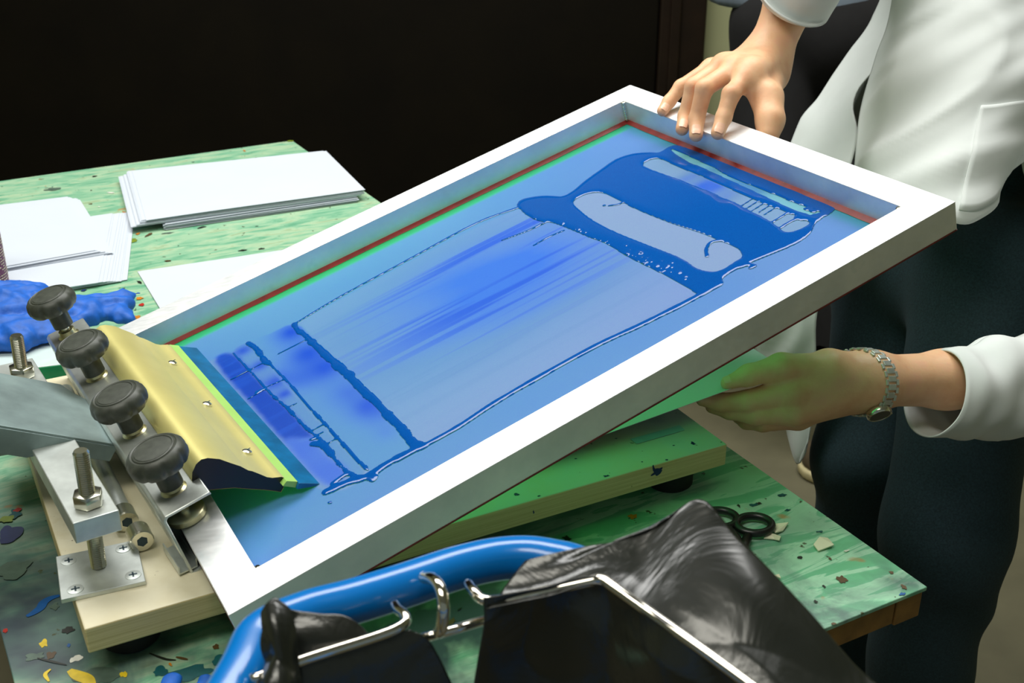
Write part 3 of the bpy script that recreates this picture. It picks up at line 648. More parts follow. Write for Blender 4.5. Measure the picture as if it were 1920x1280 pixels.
line([(675, 150), (700, 190), (745, 220), (800, 275), (880, 345), (980, 430), (1060, 515), (1160, 610), (1250, 710), (1320, 775), (1390, 865), (1440, 890)], c7, (.0016, .0036), .6, 5)
line([(820, 290), (880, 350), (980, 440), (1060, 520), (1150, 610)], c7, .0030, .4, 6)
line([(400, 265), (450, 300), (500, 370), (530, 390)], c7, .0020, .4, 7)
line([(530, 390), (640, 500), (760, 640), (880, 770), (960, 860), (1060, 970), (1120, 1028)], c7, (.0004, .0011), .5, 8)
line([(310, 325), (420, 440), (510, 540), (560, 590), (640, 660), (750, 775), (870, 875), (920, 960), (1000, 1045)], c7, (.0003, .0009), .9, 9)
line([(790, 870), (850, 880), (900, 930)], c7, .0026, .3, 10)
line([(905, 1110), (1000, 1050), (1060, 1080)], c7, .0016, .3, 11)
line([(1130, 812), (1170, 800), (1200, 805), (1180, 815)], c8, .0014, .2, 12)
line([(975, 760), (970, 730), (985, 700), (1010, 688), (1050, 685)], c8, .0012, .2, 13)
line([(510, 520), (550, 515), (575, 505)], c8, .0007, .2, 14); line([(485, 518), (492, 520)], c8, .0009, .2, 15)
line([(1280, 600), (1330, 570), (1360, 552), (1375, 560)], c8, .0007, .2, 16); line([(1320, 625), (1370, 595), (1410, 580)], c8, .0009, .2, 17)
for q in range(5): line([(1130+q*28, 525+q*10), (1185+q*28, 490+q*10)], c8, .0002, .2, 18+q)
line([(205, 600), (120, 640), (0, 685)], c8, (.0009, .0004), .2, 24); line([(300, 635), (220, 670), (150, 710)], c8, .0004, .2, 25)
line([(280, 490), (395, 604)], lambda p: px((340+p[0]/3.2*0+p[0], p[1])) if 0 else c7((295+(p[0]-280), 487-(p[1]-490)*.55)), .0002, .1, 26)
for q in ((290, 488, 410, 428), (410, 428, 490, 385), (395, 604, 490, 550), (520, 525, 610, 487), (575, 335, 760, 240), (780, 795, 850, 755), (805, 825, 860, 795), (865, 878, 930, 838), (640, 650, 700, 625)): line([(q[0], q[1]), (q[2], q[3])], c7, .0002, .1, 27)
line([(450, 560), (490, 545)], c7, .0012, .2, 28); line([(775, 845), (800, 838)], c7, .0010, .2, 29)
line([(885, 1225), (900, 1222)], c7, .0009, .2, 30); line([(1130, 1078), (1165, 1070)], c7, .0022, .3, 31)
for (x, y) in ((1440, 535), (1470, 545), (1505, 560), (1480, 565), (1250, 500)):
    line([(x, y), (x+14, y+4)], c8, .0016, .2, 40)
line([(1400, 575), (1440, 582), (1490, 578), (1530, 560)], c8, .0026, .4, 41)
sm = blur(mk_, 1); act = sm > .30
hgt = np.sqrt(np.clip(blur(mk_, 1)-.30, 0, 1))*.0011 + np.clip(blur(mk_, 4)-.45, 0, 1)*.0006
bub = np.random.default_rng(8)
for _ in range(70):                     # little bubbles in the long thick ridge
    t = bub.random(); x = 150+t*740; y = 585+(t**1.1)*275 + bub.normal(0, 16); a_, b_ = c8((x+bub.normal(0, 12), y)); r_ = bub.choice((.0009, .0012, .0018, .0022), p=(.5, .3, .12, .08))
    dd = np.hypot(UU-a_, VV-b_); hgt += np.where(act, np.exp(-(dd/r_)**2)*r_*.5, 0)
a_ = act[:-1, :-1] & act[1:, :-1] & act[:-1, 1:] & act[1:, 1:]
ids = np.arange(nu*nv).reshape(nu, nv); q = np.stack([ids[:-1, :-1][a_], ids[1:, :-1][a_], ids[1:, 1:][a_], ids[:-1, 1:][a_]], 1)
P3 = (FD+fu*UU[..., None]+fv*VV[..., None]+fn*(hm+.00012+hgt)[..., None]).reshape(-1, 3)
used, inv = np.unique(q.ravel(), return_inverse=True)
io = mk('ink_puddle', P3[used], inv.reshape(-1, 4), 'ink', None, True)
if io.data.polygons[0].normal@Vector(fn) < 0: io.data.flip_normals()
tag(io, 'thick wet blue ink pooled in bands and ridges on the printing screen', 'ink')
# ---------------------------------------------------------------- squeegee
squ = unit(fu-fv*.046); sqv = unit(fv+fu*.046)
so = F(.0884-.0003, .0671, 0)-fu*.0; so = so - squ*.1022          # local u runs from here: blade tip at u=.1022
SQ = root('squeegee', so+squ*.08+sqv*.15-fn*.02, 'long pale gold squeegee lying across the screen beside the black knobs', 'squeegee')
SL = .302
prof = [(.0236, .0250), (.0238, .0300), (.0268, .0362), (.0320, .0410), (.0370, .0425), (.0419, .0408), (.0495, .0347), (.0560, .0262), (.0614, .0195), (.0640, .0150), (.0655, .0125), (.0680, .0100), (.0720, .0045), (.0764, -.0018), (.0800, -.0050), (.0835, -.0068), (.0868, -.0085), (.0895, -.0118), (.0900, -.0142), (.0860, -.0178), (.0815, -.0215), (.0780, -.0180), (.0700, -.0112), (.0600, -.0035), (.0500, .0045), (.0380, .0112), (.0290, .0158), (.0250, .0200)]
hb = B(); n_ = len(prof); V = []
for j, vv in enumerate((0, SL)):
    for p_ in prof: V.append(so+squ*p_[0]+fn*p_[1]+sqv*vv)
hb.add(V, [[i, (i+1) % n_, n_+(i+1) % n_, n_+i] for i in range(n_)])
hnd = hb.out('handle', 'gold', SQ, auto=True)
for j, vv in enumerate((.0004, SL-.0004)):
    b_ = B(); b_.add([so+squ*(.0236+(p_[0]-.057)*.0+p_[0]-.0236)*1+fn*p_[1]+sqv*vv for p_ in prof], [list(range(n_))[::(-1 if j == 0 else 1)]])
    b_.out('open_end_shade', 'blackplastic', hnd, label='dark open end of the gold handle')  # black sheet across the open handle end paints the shade inside it
bld = [(.0838, -.0130), (.0884, -.0105), (.0962, -.0163), (.0926, -.0206)]
blw = [(.0926, -.0206), (.0962, -.0163), (.1112, -.0270), (.1075, -.0273)]
B().prism(bld, so, squ, fn, sqv, -.003, SL+.006, .0003).out('blade', 'blade', SQ, label='yellow green rubber blade')
B().prism(blw, so, squ, fn, sqv, -.001, SL+.009, .0003).out('blade_tip', 'inkblade', SQ, label='blade tip wet with dark blue ink')
for vv in (.054, .155, .256):
    nrm = unit(squ*.55+fn*.83); c_ = so+squ*.0765+fn*(-.0017)+sqv*vv+nrm*.0006
    b_ = B().lathe([(.0042, -.001), (.0040, .0009), (.0026, .0019), (.0004, .0022)], c_, nrm, 20)
    b_.box(c_+nrm*.0021, squ, sqv, nrm, -.0026, .0026, -.0004, .0004, 0, .0003, 0, 1)
    b_.out('screw', ['steelbr', 'darkcross'], hnd, auto=True)
# ---------------------------------------------------------------- held sheet, tape, scissors, scraps
hc = at(1471, 690, 1.158); HZ = hc[2]; BZ = TZ+.0455
e1 = np.array(onz(900, 905, BZ)); nd = unit((e1-hc)*[1, 1, 0]); bk = np.array([-nd[1], nd[0], 0]); 
if bk[1] < 0: bk = -bk
# direction of the paper's right edge: toward up-left in the photo
re = at(1409, 650, 1.235)-hc; re = unit(re)
G = np.zeros((12, 40, 3))
for i in range(12):
    for j in range(40):
        s_ = j/39*.42; p = hc+nd*s_+re*(i/11*.20); drop = (HZ-BZ-.001); k_ = max(0., 1-s_/.40)
        zz = BZ+.0006+drop*(k_**1.25)+ (re[2]*(i/11*.20))*k_
        G[i, j] = (p[0], p[1], zz)
tag(sheet_mesh([G], 'paper_sheet', 'paper', None, .0005, smooth=False), 'white sheet held in the lower hand and slid onto the base board under the screen', 'paper')
tp_ = [onz(x, y, TZ+.0456) for x, y in ((1182, 823), (1274, 797), (1284, 806), (1194, 832))]
o = B().add([p+Z*.0002 for p in tp_]+[p+Z*.00005 for p in tp_], [[0, 1, 2, 3][::-1], [4, 5, 6, 7], [0, 1, 5, 4], [1, 2, 6, 5], [2, 3, 7, 6], [3, 0, 4, 7]]).out('tape_strip', 'tape'); tag(o, 'short strip of cloudy tape with blue smudges stuck on the base board', 'tape')
sc_c = onz(1380, 1005, TZ+.006); SZ = root('scissors', sc_c, 'black handled scissors lying behind the bin liner on the green table', 'scissors')
def loop(cx, cy, rx, ry, rot):
    c = onz(cx, cy, TZ+.006); P_ = []
    for i in range(28):
        th = 2*math.pi*i/28; x, y = rx*math.cos(th), ry*math.sin(th); P_.append(c+np.array([x*math.cos(rot)-y*math.sin(rot), x*math.sin(rot)+y*math.cos(rot), 0]))
    return P_
pv = onz(1400, 1100, TZ+.006)
B().tube(loop(1414, 983, .0155, .0135, .2), .0036, 12, True).tube([onz(1402, 1006, TZ+.006), onz(1394, 1025, TZ+.006), onz(1392, 1050, TZ+.006), pv], [.004, .005, .0048, .004], 12).out('finger_loop', 'blackplastic', SZ, smooth=True)
B().tube(loop(1350, 972, .0150, .0135, .2), .0036, 12, True).tube([onz(1366, 992, TZ+.006), onz(1380, 1010, TZ+.006), onz(1390, 1050, TZ+.006), pv+X*.002], [.004, .005, .0048, .004], 12).out('finger_loop', 'blackplastic', SZ, smooth=True)
pv2 = onz(1405, 1180, TZ+.006)
B().prism([(0, -.005), (.0, .005), (.07, .001), (.07, 0)], pv, unit(pv2-pv), np.cross(Z, unit(pv2-pv)), Z, -.0022, .0, 0).out('blade', 'steelbr', SZ)
B().prism([(0, -.005), (.0, .005), (.07, 0), (.07, -.001)], pv, unit(pv2-pv+X*.02), np.cross(Z, unit(pv2-pv+X*.02)), Z, .0003, .0022, 0).out('blade', 'steelbr', SZ)
for poly, lab in (([(1447, 984), (1478, 984), (1468, 996), (1454, 1003), (1447, 996)], 'curled cream card scrap touching the right scissor loop'), ([(1432, 1010), (1440, 1002), (1464, 1007), (1461, 1017), (1452, 1012)], 'narrow curved cream card scrap just below the scissors'), ([(1525, 1022), (1536, 1011), (1552, 1010), (1563, 1026), (1534, 1034)], 'round-topped cream card scrap lying alone on the table'), ([(1448, 1081), (1460, 1081), (1464, 1085), (1450, 1084)], 'tiny cream card sliver at the bin liner edge')):
    P_ = [onz(x, y, TZ+.001) for x, y in poly]; n_ = len(P_); c_ = sum(P_)/n_; V = []
    for dz in (.0012, .0002): V += [p+Z*(dz+.0018*(i % 2)) for i, p in enumerate(P_)]
    o = B().add(V, [list(range(n_)), list(range(n_, 2*n_))[::-1]]+[[i, i+n_, (i+1) % n_+n_, (i+1) % n_] for i in range(n_)]).out('card_scrap', 'scrap'); tag(o, lab, 'paper scrap', 'card scraps by the scissors')
# ---------------------------------------------------------------- blue gloves
def glove(c, spec, name, label, h=.003, amp=.006):
    fs = [chain([c+np.array(p) for p in pts], rad, .01, (Z, .55)) for pts, rad in spec]
    def f(P):
        d = fs[0](P)
        for g_ in fs[1:]: d = smin(d, g_(P), .008)
        w = np.sin(P[..., 0]*150+np.sin(P[..., 1]*90)*1.8)*np.sin(P[..., 1]*130+np.sin(P[..., 0]*70)*2.+P[..., 2]*120)
        w2 = np.abs(np.sin(P[..., 0]*75-P[..., 1]*60+np.sin(P[..., 1]*95)*1.4))
        return smax(d+amp*.35*w+amp*(.5-w2)*.8+amp*.22*np.sin(P[..., 0]*330+P[..., 2]*90+np.sin(P[..., 1]*210)*1.5)*np.sin(P[..., 1]*290+np.sin(P[..., 0]*160)), c[2]+.0015-P[..., 2], .002)
    allp = np.array([c+np.array(p) for pts, _ in spec for p in pts]); v, fq = nets(f, allp.min(0)-.045, allp.max(0)+.045, h)
    o = mk(name, v, fq, 'glove', None, True); return tag(o, label, 'glove')
gc = onz(70, 640, TZ+.031)
glove(gc, [([(-.12, .03, .012), (-.05, .06, .016), (.01, .035, .012)], (.05, .045, .03)), ([(-.10, .0, .01), (-.02, .0, .01), (.02, .012, .008)], (.035, .03, .02)), ([(.0, .05, .012), (.04, .06, .012), (.068, .082, .012), (.078, .098, .014)], (.03, .024, .014, .009)), ([(.04, .055, .01), (.072, .058, .01), (.084, .048, .008)], (.02, .012, .011))], 'rubber_glove', 'crumpled blue rubber glove lying behind the left bolt and knobs')
gc = onz(352, 1312, TZ+.001)
glove(gc, [([(-.03, -.02, .01), (.03, -.02, .01)], (.014, .014)), ([(-.012, -.01, .008), (-.014, .012, .008)], (.009, .007)), ([(.012, -.01, .008), (.012, .010, .008)], (.009, .007))], 'rubber_glove', 'blue rubber glove with two fingertips showing at the lower frame edge', .002, .0015)
# ---------------------------------------------------------------- bag stand in the foreground
RZ = .965
rim = [onz(x, y, RZ) for x, y in ((452, 1262), (490, 1190), (570, 1152), (660, 1128), (760, 1097), (860, 1064), (950, 1046), (1030, 1050), (1130, 1085))]
rim += [np.array([.115, .452, RZ]), np.array([.158, .410, RZ]), np.array([.185, .350, RZ]), np.array([.165, .28, RZ]), np.array([.07, .235, RZ]), np.array([-.05, .25, RZ]), np.array([-.125, .31, RZ]), np.array([-.14, .37, RZ])]
BS = root('bag_stand', (.02, .37, 0), 'bin bag stand with blue tube rim and chrome wires in front of the table', 'bin bag stand')
B().tube(crom(rim, 10, True), .0118, 20, True).out('blue_rim', 'bluerim', BS, smooth=True, label='glossy blue tube rim')
WZ = .985
w1 = crom([at(740, 1133, .605), at(747, 1143, .598), at(759, 1153, .592), at(760, 1166, .588), at(740, 1180, .584), at(700, 1195, .580), at(630, 1217, .573), at(560, 1240, .566), at(470, 1275, .555)], 6)
B().tube(w1, .0027, 12).out('wire_hook', 'chrome', BS, smooth=True)
w2 = crom([at(878, 1094, .612), at(888, 1108, .603), at(905, 1123, .598), at(940, 1124, .596), at(1030, 1106, .596), at(1105, 1090, .594), at(1127, 1086, .592), at(1150, 1100, .588), at(1240, 1164, .572), at(1330, 1228, .556), at(1450, 1316, .536)], 6)
B().tube(w2, .0027, 12).out('wire_hook', 'chrome', BS, smooth=True)
w3 = [at(775, 1200, .60), at(830, 1186, .604), at(925, 1158, .61)]
B().tube(w3, .0024, 10).out('cross_wire', 'chrome', BS, smooth=True)
w4 = crom([at(795, 1082, .618), at(812, 1086, .606), at(826, 1104, .598), at(832, 1140, .594), at(828, 1175, .598), at(822, 1186, .603)], 6)
B().tube(w4, .0032, 12).out('wire_link', 'chrome', BS, smooth=True)
for a_, b_ in ((-.128, .34), (.175, .33), (.06, .237)): B().tube([(a_, b_, RZ-.008), (a_*1.15, b_*1.0, .5), (a_*1.3, b_*.98, .002)], .009, 14).out('leg', 'bluerim', BS, smooth=True)
def crump(G, amp, seed, sc=38, free=False):
    nn = normals(G); a = vnoise(G, sc, seed); b = vnoise(G*[1.7, .6, 1.2], sc*.6, seed+7); w = np.minimum(1, np.ones(G.shape[:2]))
    return G+nn*((np.abs(a)-.2)*amp+(np.abs(b)-.2)*amp*1.4)[..., None]*(np.minimum(1, np.arange(G.shape[0])/10)[:, None, None] if free else 1)-nn*(.0035 if free else 0)
A = lambda L: [at(*p) for p in L]
R1 = patch([A([(908, 1130, .589), (1020, 1108, .59), (1125, 1088, .587), (1230, 1160, .568), (1330, 1231, .552), (1450, 1316, .532)]),
            A([(935, 1105, .597), (1040, 1085, .597), (1165, 1045, .596), (1290, 1120, .575), (1400, 1200, .556), (1520, 1300, .538)]),
            A([(960, 1075, .602), (1065, 1050, .603), (1222, 992, .603), (1360, 1085, .580), (1480, 1185, .560), (1610, 1300, .542)]),
            A([(985, 1048, .606), (1160, 1006, .611), (1304, 930, .61), (1392, 1020, .597), (1560, 1186, .565), (1690, 1305, .546)])], 14, 16)
R2 = patch([A([(908, 1132, .5885), (1020, 1110, .5895), (1125, 1090, .5865), (1230, 1163, .567), (1330, 1234, .551), (1450, 1320, .531)]),
            A([(906, 1175, .600), (1000, 1180, .60), (1085, 1190, .60), (1200, 1250, .58), (1300, 1310, .565), (1400, 1390, .55)]),
            A([(898, 1225, .612), (985, 1260, .612), (1070, 1290, .612), (1170, 1340, .60), (1270, 1400, .58), (1370, 1480, .565)]),
            A([(885, 1300, .622), (970, 1340, .622), (1050, 1390, .625), (1140, 1440, .62), (1240, 1500, .60), (1340, 1580, .58)])], 16, 14)
L1 = patch([A([(540, 1140, .585), (600, 1150, .588), (650, 1157, .59), (700, 1196, .588)]), A([(548, 1200, .580), (610, 1205, .583), (660, 1205, .585), (730, 1198, .586)]), A([(556, 1300, .578), (620, 1280, .58), (680, 1250, .583), (760, 1212, .586)])], 14, 14)
L2 = patch([A([(560, 1244, .5655), (640, 1217, .5735), (715, 1192, .5815), (768, 1180, .587)]), A([(562, 1290, .566), (660, 1265, .574), (750, 1235, .583), (808, 1205, .59)]), A([(564, 1370, .57), (680, 1350, .58), (780, 1320, .59), (850, 1290, .60)])], 14, 14)
L3 = patch([A([(496, 1150, .566), (512, 1120, .566), (530, 1128, .566), (546, 1142, .566)]), A([(488, 1200, .560), (515, 1190, .556), (535, 1195, .558), (556, 1200, .562)]), A([(492, 1300, .556), (520, 1300, .550), (548, 1300, .552), (572, 1300, .556)])], 16, 14)
bgo = sheet_mesh([crump(R1, .0045, 1., 14, True), crump(R2, .007, 5., 20, True), crump(L1, .004, 2., 20), crump(L2, .004, 3., 20), crump(L3, .006, 9., 45)], 'bin_liner', 'bag', None, .0006)
tag(bgo, 'glossy black plastic bin liner draped over the chrome wires of the blue rimmed stand', 'bin liner')
# ---------------------------------------------------------------- the worker
PC = np.array([at(1850, 700, 1.5)[0], at(1850, 700, 1.5)[1], 0])
W1 = root('person', PC, 'person in white lab coat and dark jeans holding the screen and a paper sheet', 'person')
# --- right (upper) hand
tipI = F(FL-RW+.004, 0, .0078)
def onH(x, y, h): a_, b_ = onF(x, y, h); return F(a_, b_, h)
def nxt(p, x, y, L, far=True):
    """point on the sight line of (x, y) at distance L from p"""
    r = unit(ray(x, y)); q = p-CO; b_ = r@q; c_ = q@q-L*L; D_ = b_*b_-c_
    D_ = math.sqrt(D_) if D_ > 0 else 0; return CO+r*(b_+D_ if far else b_-D_)
fing = {}
ti = onH(1346, 249, .0075); fing['index'] = (ti, (1357, 220), (1371, 176), (1408, 137), (.019, .026, .045), (.0074, .0083, .0094, .0110))
tm = onU(1305, 253, FL-RW-.0085); fing['middle'] = (tm, (1306, 224), (1321, 165), (1381, 128), (.020, .030, .048), (.0075, .0084, .0095, .0110))
tr_ = onU(1279, 242, FL-RW-.0085); fing['ring'] = (tr_, (1285, 218), (1300, 162), (1357, 124), (.019, .029, .046), (.0072, .0080, .0090, .0104))
tk = onH(1242, 208, .0066); fing['little'] = (tk, (1254, 191), (1277, 163), (1333, 127), (.015, .022, .042), (.0062, .0070, .0080, .0094))
hand = {}; 
for kf, (t0, p1_, p2_, p3_, Ls, rr) in fing.items():
    q1 = nxt(t0, *p1_, Ls[0]); q2 = nxt(q1, *p2_, Ls[1]); q3 = nxt(q2, *p3_, Ls[2]); hand[kf] = ([t0, q1, q2, q3], rr)
wr = nxt(hand['middle'][0][3], 1436, 112, .070); 
dW = (wr-CO)@CF
th = [onU(1441, 252, FL+.0105), None, None, None]
th[1] = at(1444, 224, (th[0]-CO)@CF+.006); th[2] = at(1438, 184, (th[0]-CO)@CF+.020); th[3] = at(1443, 142, dW-.006)
fc = [chain(p, r, .004) for p, r in hand.values()]
PL = []
for kf, rw in (('index', .0135), ('middle', .0130), ('ring', .0125), ('little', .0115)):
    m_ = hand[kf][0][3]; tgt = wr+(m_-hand['middle'][0][3])*.35; PL.append(cone(m_, tgt, hand[kf][1][3]+.0005, rw+.004))
PL.append(cone(hand['index'][0][3], hand['ring'][0][3], .0098, .0100)); PL.append(cone(th[3], hand['index'][0][3], .016, .0115)); PL.append(cone(th[3], wr, .016, .021))
el = at(1580, -230, dW+.01); fa = [cone(wr, wr+(el-wr)*.35, .0235, .0275), cone(wr+(el-wr)*.35, wr+(el-wr)*.8, .0275, .040), cone(wr+(el-wr)*.8, el, .040, .042)]
tcf = chain(th, (.0108, .0122, .0142, .0185), .016)
PL.append(cone(hand['index'][0][3]*.6+hand['index'][0][2]*.4, th[2], .0085, .012))
def handf(fcs, pls, tcf, fas, kp=.017):
    def f(P):
        d = pls[0](P)
        for p in pls[1:]: d = smin(d, p(P), kp)
        for p in fas: d = smin(d, p(P), .016)
        g_ = fcs[0](P)
        for q in fcs[1:]: g_ = smin(g_, q(P), .0012)
        d = smin(d, g_, .007); return smin(d, tcf(P), .006)
    return f
pts_ = np.array([p for v_ in hand.values() for p in v_[0]]+th+[wr])
lo_ = pts_.min(0)-.03; hi_ = np.maximum(pts_.max(0)+.03, 0); el2 = wr+(el-wr)*.62; lo_ = np.minimum(lo_, el2-.0); hi_ = np.maximum(pts_.max(0)+.035, el2)
h1_ = nets(handf(fc, PL, tcf, fa), lo_, hi_, .0017)
# --- left (lower) hand
d0 = 1.150
il = [at(1317, 749, d0+.002), at(1350, 754, d0+.002), at(1402, 752, d0), at(1486, 732, d0+.002)]
ml = [at(1335, 762, d0+.014), at(1368, 770, d0+.010), at(1415, 778, d0+.003), at(1489, 772, d0+.004)]
rl = [at(1385, 782, d0+.035), at(1400, 790, d0+.028), at(1430, 792, d0+.020), at(1497, 782, d0+.024)]
ll = [at(1420, 785, d0+.05), at(1430, 790, d0+.045), at(1450, 792, d0+.04), at(1510, 778, d0+.044)]
tl = [at(1364, 718, d0-.010), at(1404, 703, d0-.010), at(1465, 688, d0-.006), at(1555, 696, d0+.014)]
wl = at(1628, 714, d0+.026)
fcl = [chain(il, (.0064, .0086, .0106, .0150), .004), chain(ml, (.0066, .0080, .0092, .0125), .004), chain(rl, (.0066, .0075, .0088, .0115), .004), chain(ll, (.006, .0066, .0076, .0100), .004)]
PLl = [cone(il[3], wl, .0135, .024), cone(ml[3], wl, .0130, .024), cone(rl[3], wl, .0115, .022), cone(ll[3], wl, .010, .020), cone(tl[3], il[3], .019, .0135), cone(tl[3], wl, .020, .0245)]
ell = at(2080, 705, d0+.14)
fal = [cone(wl, wl+(ell-wl)*.3, .0245, .0275), cone(wl+(ell-wl)*.3, wl+(ell-wl)*.8, .0275, .038), cone(wl+(ell-wl)*.8, ell, .038, .040)]
pts_ = np.array(il+ml+rl+ll+tl+[wl]); el3 = wl+(ell-wl)*.55
h2_ = nets(handf(fcl, PLl, chain(tl, (.0066, .0098, .0130, .0180), .006), fal, .012), pts_.min(0)-.03, np.maximum(pts_.max(0)+.035, el3+np.array([0, .035, .03])), .0018)
# --- coarse rest of the body (inside the clothes)
pel = at(1785, 470, 1.58); che = at(1870, 20, 1.57); neck = at(1790, -330, 1.55); head_ = neck+np.array([-.05, -.06, .13])
shR = at(1715, -300, 1.62); shL = at(1985, -10, 1.46)
core = [cone(pel, che, .105, .11), cone(che, neck, .11, .05), cone(che+Z*.02, shR, .08, .05), cone(che+Z*.02, shL, .08, .05), cone(shR, el, .045, .038), cone(shL, ell, .045, .038), cone(neck, head_, .05, .06), cone(head_, head_+np.array([-.02, -.02, .05]), .088, .085), cone(head_+np.array([-.05, -.06, .0]), head_+np.array([-.065, -.075, -.01]), .02, .012)]
hipN, hipF = at(1850, 520, 1.47), at(1690, 520, 1.66)
kneeN, kneeF = at(1772, 1010, 1.44), at(1625, 860, 1.62)
ankN = np.array([kneeN[0]+.02, kneeN[1]+.06, .09]); ankF = np.array([kneeF[0]+.03, kneeF[1]+.06, .09])
core += [cone(hipN, kneeN, .07, .05), cone(kneeN, ankN, .05, .035), cone(hipF, kneeF, .07, .05), cone(kneeF, ankF, .05, .035)]
def uni(cs, k_):
    def f(P):
        d = cs[0](P)
        for c in cs[1:]: d = smin(d, c(P), k_)
        return d
    return f
ap = np.array([pel, che, neck, head_, shR, shL, el, ell, hipN, hipF, ankN, ankF])
b3_ = nets(uni(core, .03), ap.min(0)-.14, ap.max(0)+.16, .02)
vv_, ff_ = join([h1_, h2_, b3_])
mk('body', vv_, ff_, 'skin', W1, True)
# nails
def nail(tip, base, side, r, parent=W1, s=1.):
    ax = unit(tip-base); dn = unit(side-ax*(side@ax)); sd = np.cross(ax, dn); V = []; n1, n2 = 9, 9
    for i in range(n1):
        for j in range(n2):
            a_ = (i/(n1-1)-.5)*.0115*s; th2 = (j/(n2-1)-.5)*1.35*(1-.3*(abs(i/(n1-1)-.5)*2)**3)
            V.append(tip+ax*(a_-.0026)+(dn*math.cos(th2)+sd*math.sin(th2))*(r+.0004+(.0002 if a_ > 0 else 0)))
    mk('fingernail', V, grid_faces(n1, n2), 'nail', parent, True)
tocam = lambda p: unit(CO-p)
for kf in hand: nail(hand[kf][0][0], hand[kf][0][1], tocam(hand[kf][0][0])+np.array([.0, 0, .35])*0, hand[kf][1][0], s=.9 if kf == 'little' else 1)
nail(tl[0], tl[1], Z*1.+np.array([0, -.4, 0]), .0066, s=1.05)
# hair
mk('hair', *nets(uni([cone(head_+np.array([.02, .02, .02]), head_+np.array([.02, .02, .07]), .105, .095)], .02), head_-.2, head_+.25, .015), 'hair', W1, True)
# --- jeans
jc = [cone(pel-Z*.02, hipN, .115, .085), cone(pel-Z*.02, hipF, .115, .085), cone(hipN, kneeN, .088, .070), cone(kneeN, ankN, .070, .062), cone(hipF, kneeF, .086, .066), cone(kneeF, ankF, .066, .060), cone(pel, pel+(che-pel)*.25, .115, .115)]
ju = uni(jc, .03)
def jf(P):
    d = ju(P); w = np.sin(P[..., 2]*38+P[..., 0]*22+np.sin(P[..., 0]*26+P[..., 2]*9)*1.2)*.0035*np.clip((.75-P[..., 2])*3, .2, 1)+np.sin(P[..., 0]*60+P[..., 2]*14)*.0012
    return smax(d+w, .07-P[..., 2], .01)
ap = np.array([pel, hipN, hipF, kneeN, kneeF, ankN, ankF]); v, fq = nets(jf, ap.min(0)-.14, ap.max(0)+.16, .008)
mk('jeans', v, fq, 'denim', W1, True)
for a_ in (ankN, ankF):
    b_ = a_*[1, 1, 0]; mk('shoe', *nets(uni([cone(b_+np.array([.0, .02, .05]), b_+np.array([-.06, -.14, .04]), .045, .036)], .02), b_+np.array([-.16, -.26, 0.0]), b_+np.array([.1, .14, .12]), .01), 'brownshoe', W1, True)
# --- lab coat
def folds(G, amp, ang, wl_, seed=0.):
    c = G.mean((0, 1)); nn = normals(G); a = CR*math.cos(ang)+CU*math.sin(ang); b_ = -CR*math.sin(ang)+CU*math.cos(ang)
    s_ = (G-c)@b_; t_ = (G-c)@a; n1 = vnoise(np.stack([t_*5, s_*20, s_*0+seed], -1), 1.); n2 = vnoise(np.stack([t_*8, s_*38, s_*0+seed+4], -1), 1.)
    n3 = vnoise(G, 9, seed+2)
    return G+nn*((1-np.abs(n1)*2.2)*amp+n2*amp*.5+n3*amp*.6)[..., None]
NF = patch([A([(1702, -300, 1.50), (1780, -310, 1.42), (1860, -310, 1.37), (1960, -290, 1.36), (2080, -250, 1.39), (2160, -200, 1.5)]),
            A([(1672, 0, 1.48), (1730, 0, 1.39), (1810, 0, 1.33), (1900, 0, 1.31), (2020, 10, 1.34), (2120, 40, 1.46)]),
            A([(1640, 110, 1.46), (1700, 115, 1.37), (1785, 120, 1.31), (1880, 120, 1.29), (1990, 130, 1.32), (2090, 150, 1.44)]),
            A([(1612, 210, 1.45), (1670, 225, 1.36), (1755, 235, 1.30), (1850, 232, 1.28), (1950, 200, 1.32), (2050, 200, 1.44)]),
            A([(1600, 330, 1.40), (1645, 350, 1.34), (1720, 385, 1.29), (1802, 424, 1.27), (1878, 318, 1.31), (1985, 205, 1.44)])], 16, 14)
NF0 = NF.copy(); NF = folds(NF, .013, math.radians(30), .1, 1.)
jw = np.clip(np.arange(NF.shape[1])/14, 0, 1)[None, :, None]; NF = NF0*(1-jw)+NF*jw
FF = patch([A([(1690, -120, 1.60), (1730, -120, 1.56), (1790, -120, 1.52)]), A([(1655, 20, 1.60), (1690, 20, 1.55), (1740, 15, 1.50)]), A([(1600, 108, 1.60), (1632, 108, 1.55), (1672, 105, 1.50)]), A([(1545, 185, 1.60), (1574, 185, 1.55), (1606, 188, 1.51)]), A([(1488, 262, 1.60), (1545, 265, 1.54), (1602, 262, 1.50)]),
            A([(1440, 420, 1.60), (1510, 420, 1.54), (1570, 415, 1.52)]), A([(1408, 580, 1.62), (1475, 585, 1.56), (1534, 585, 1.54)]), A([(1440, 690, 1.62), (1488, 695, 1.58), (1534, 700, 1.56)]), A([(1478, 800, 1.63), (1500, 830, 1.60), (1524, 800, 1.58)]), A([(1502, 862, 1.63), (1506, 867, 1.61), (1512, 860, 1.60)])], 8, 12)
FF = folds(FF, .009, math.radians(68), .1, 3.)
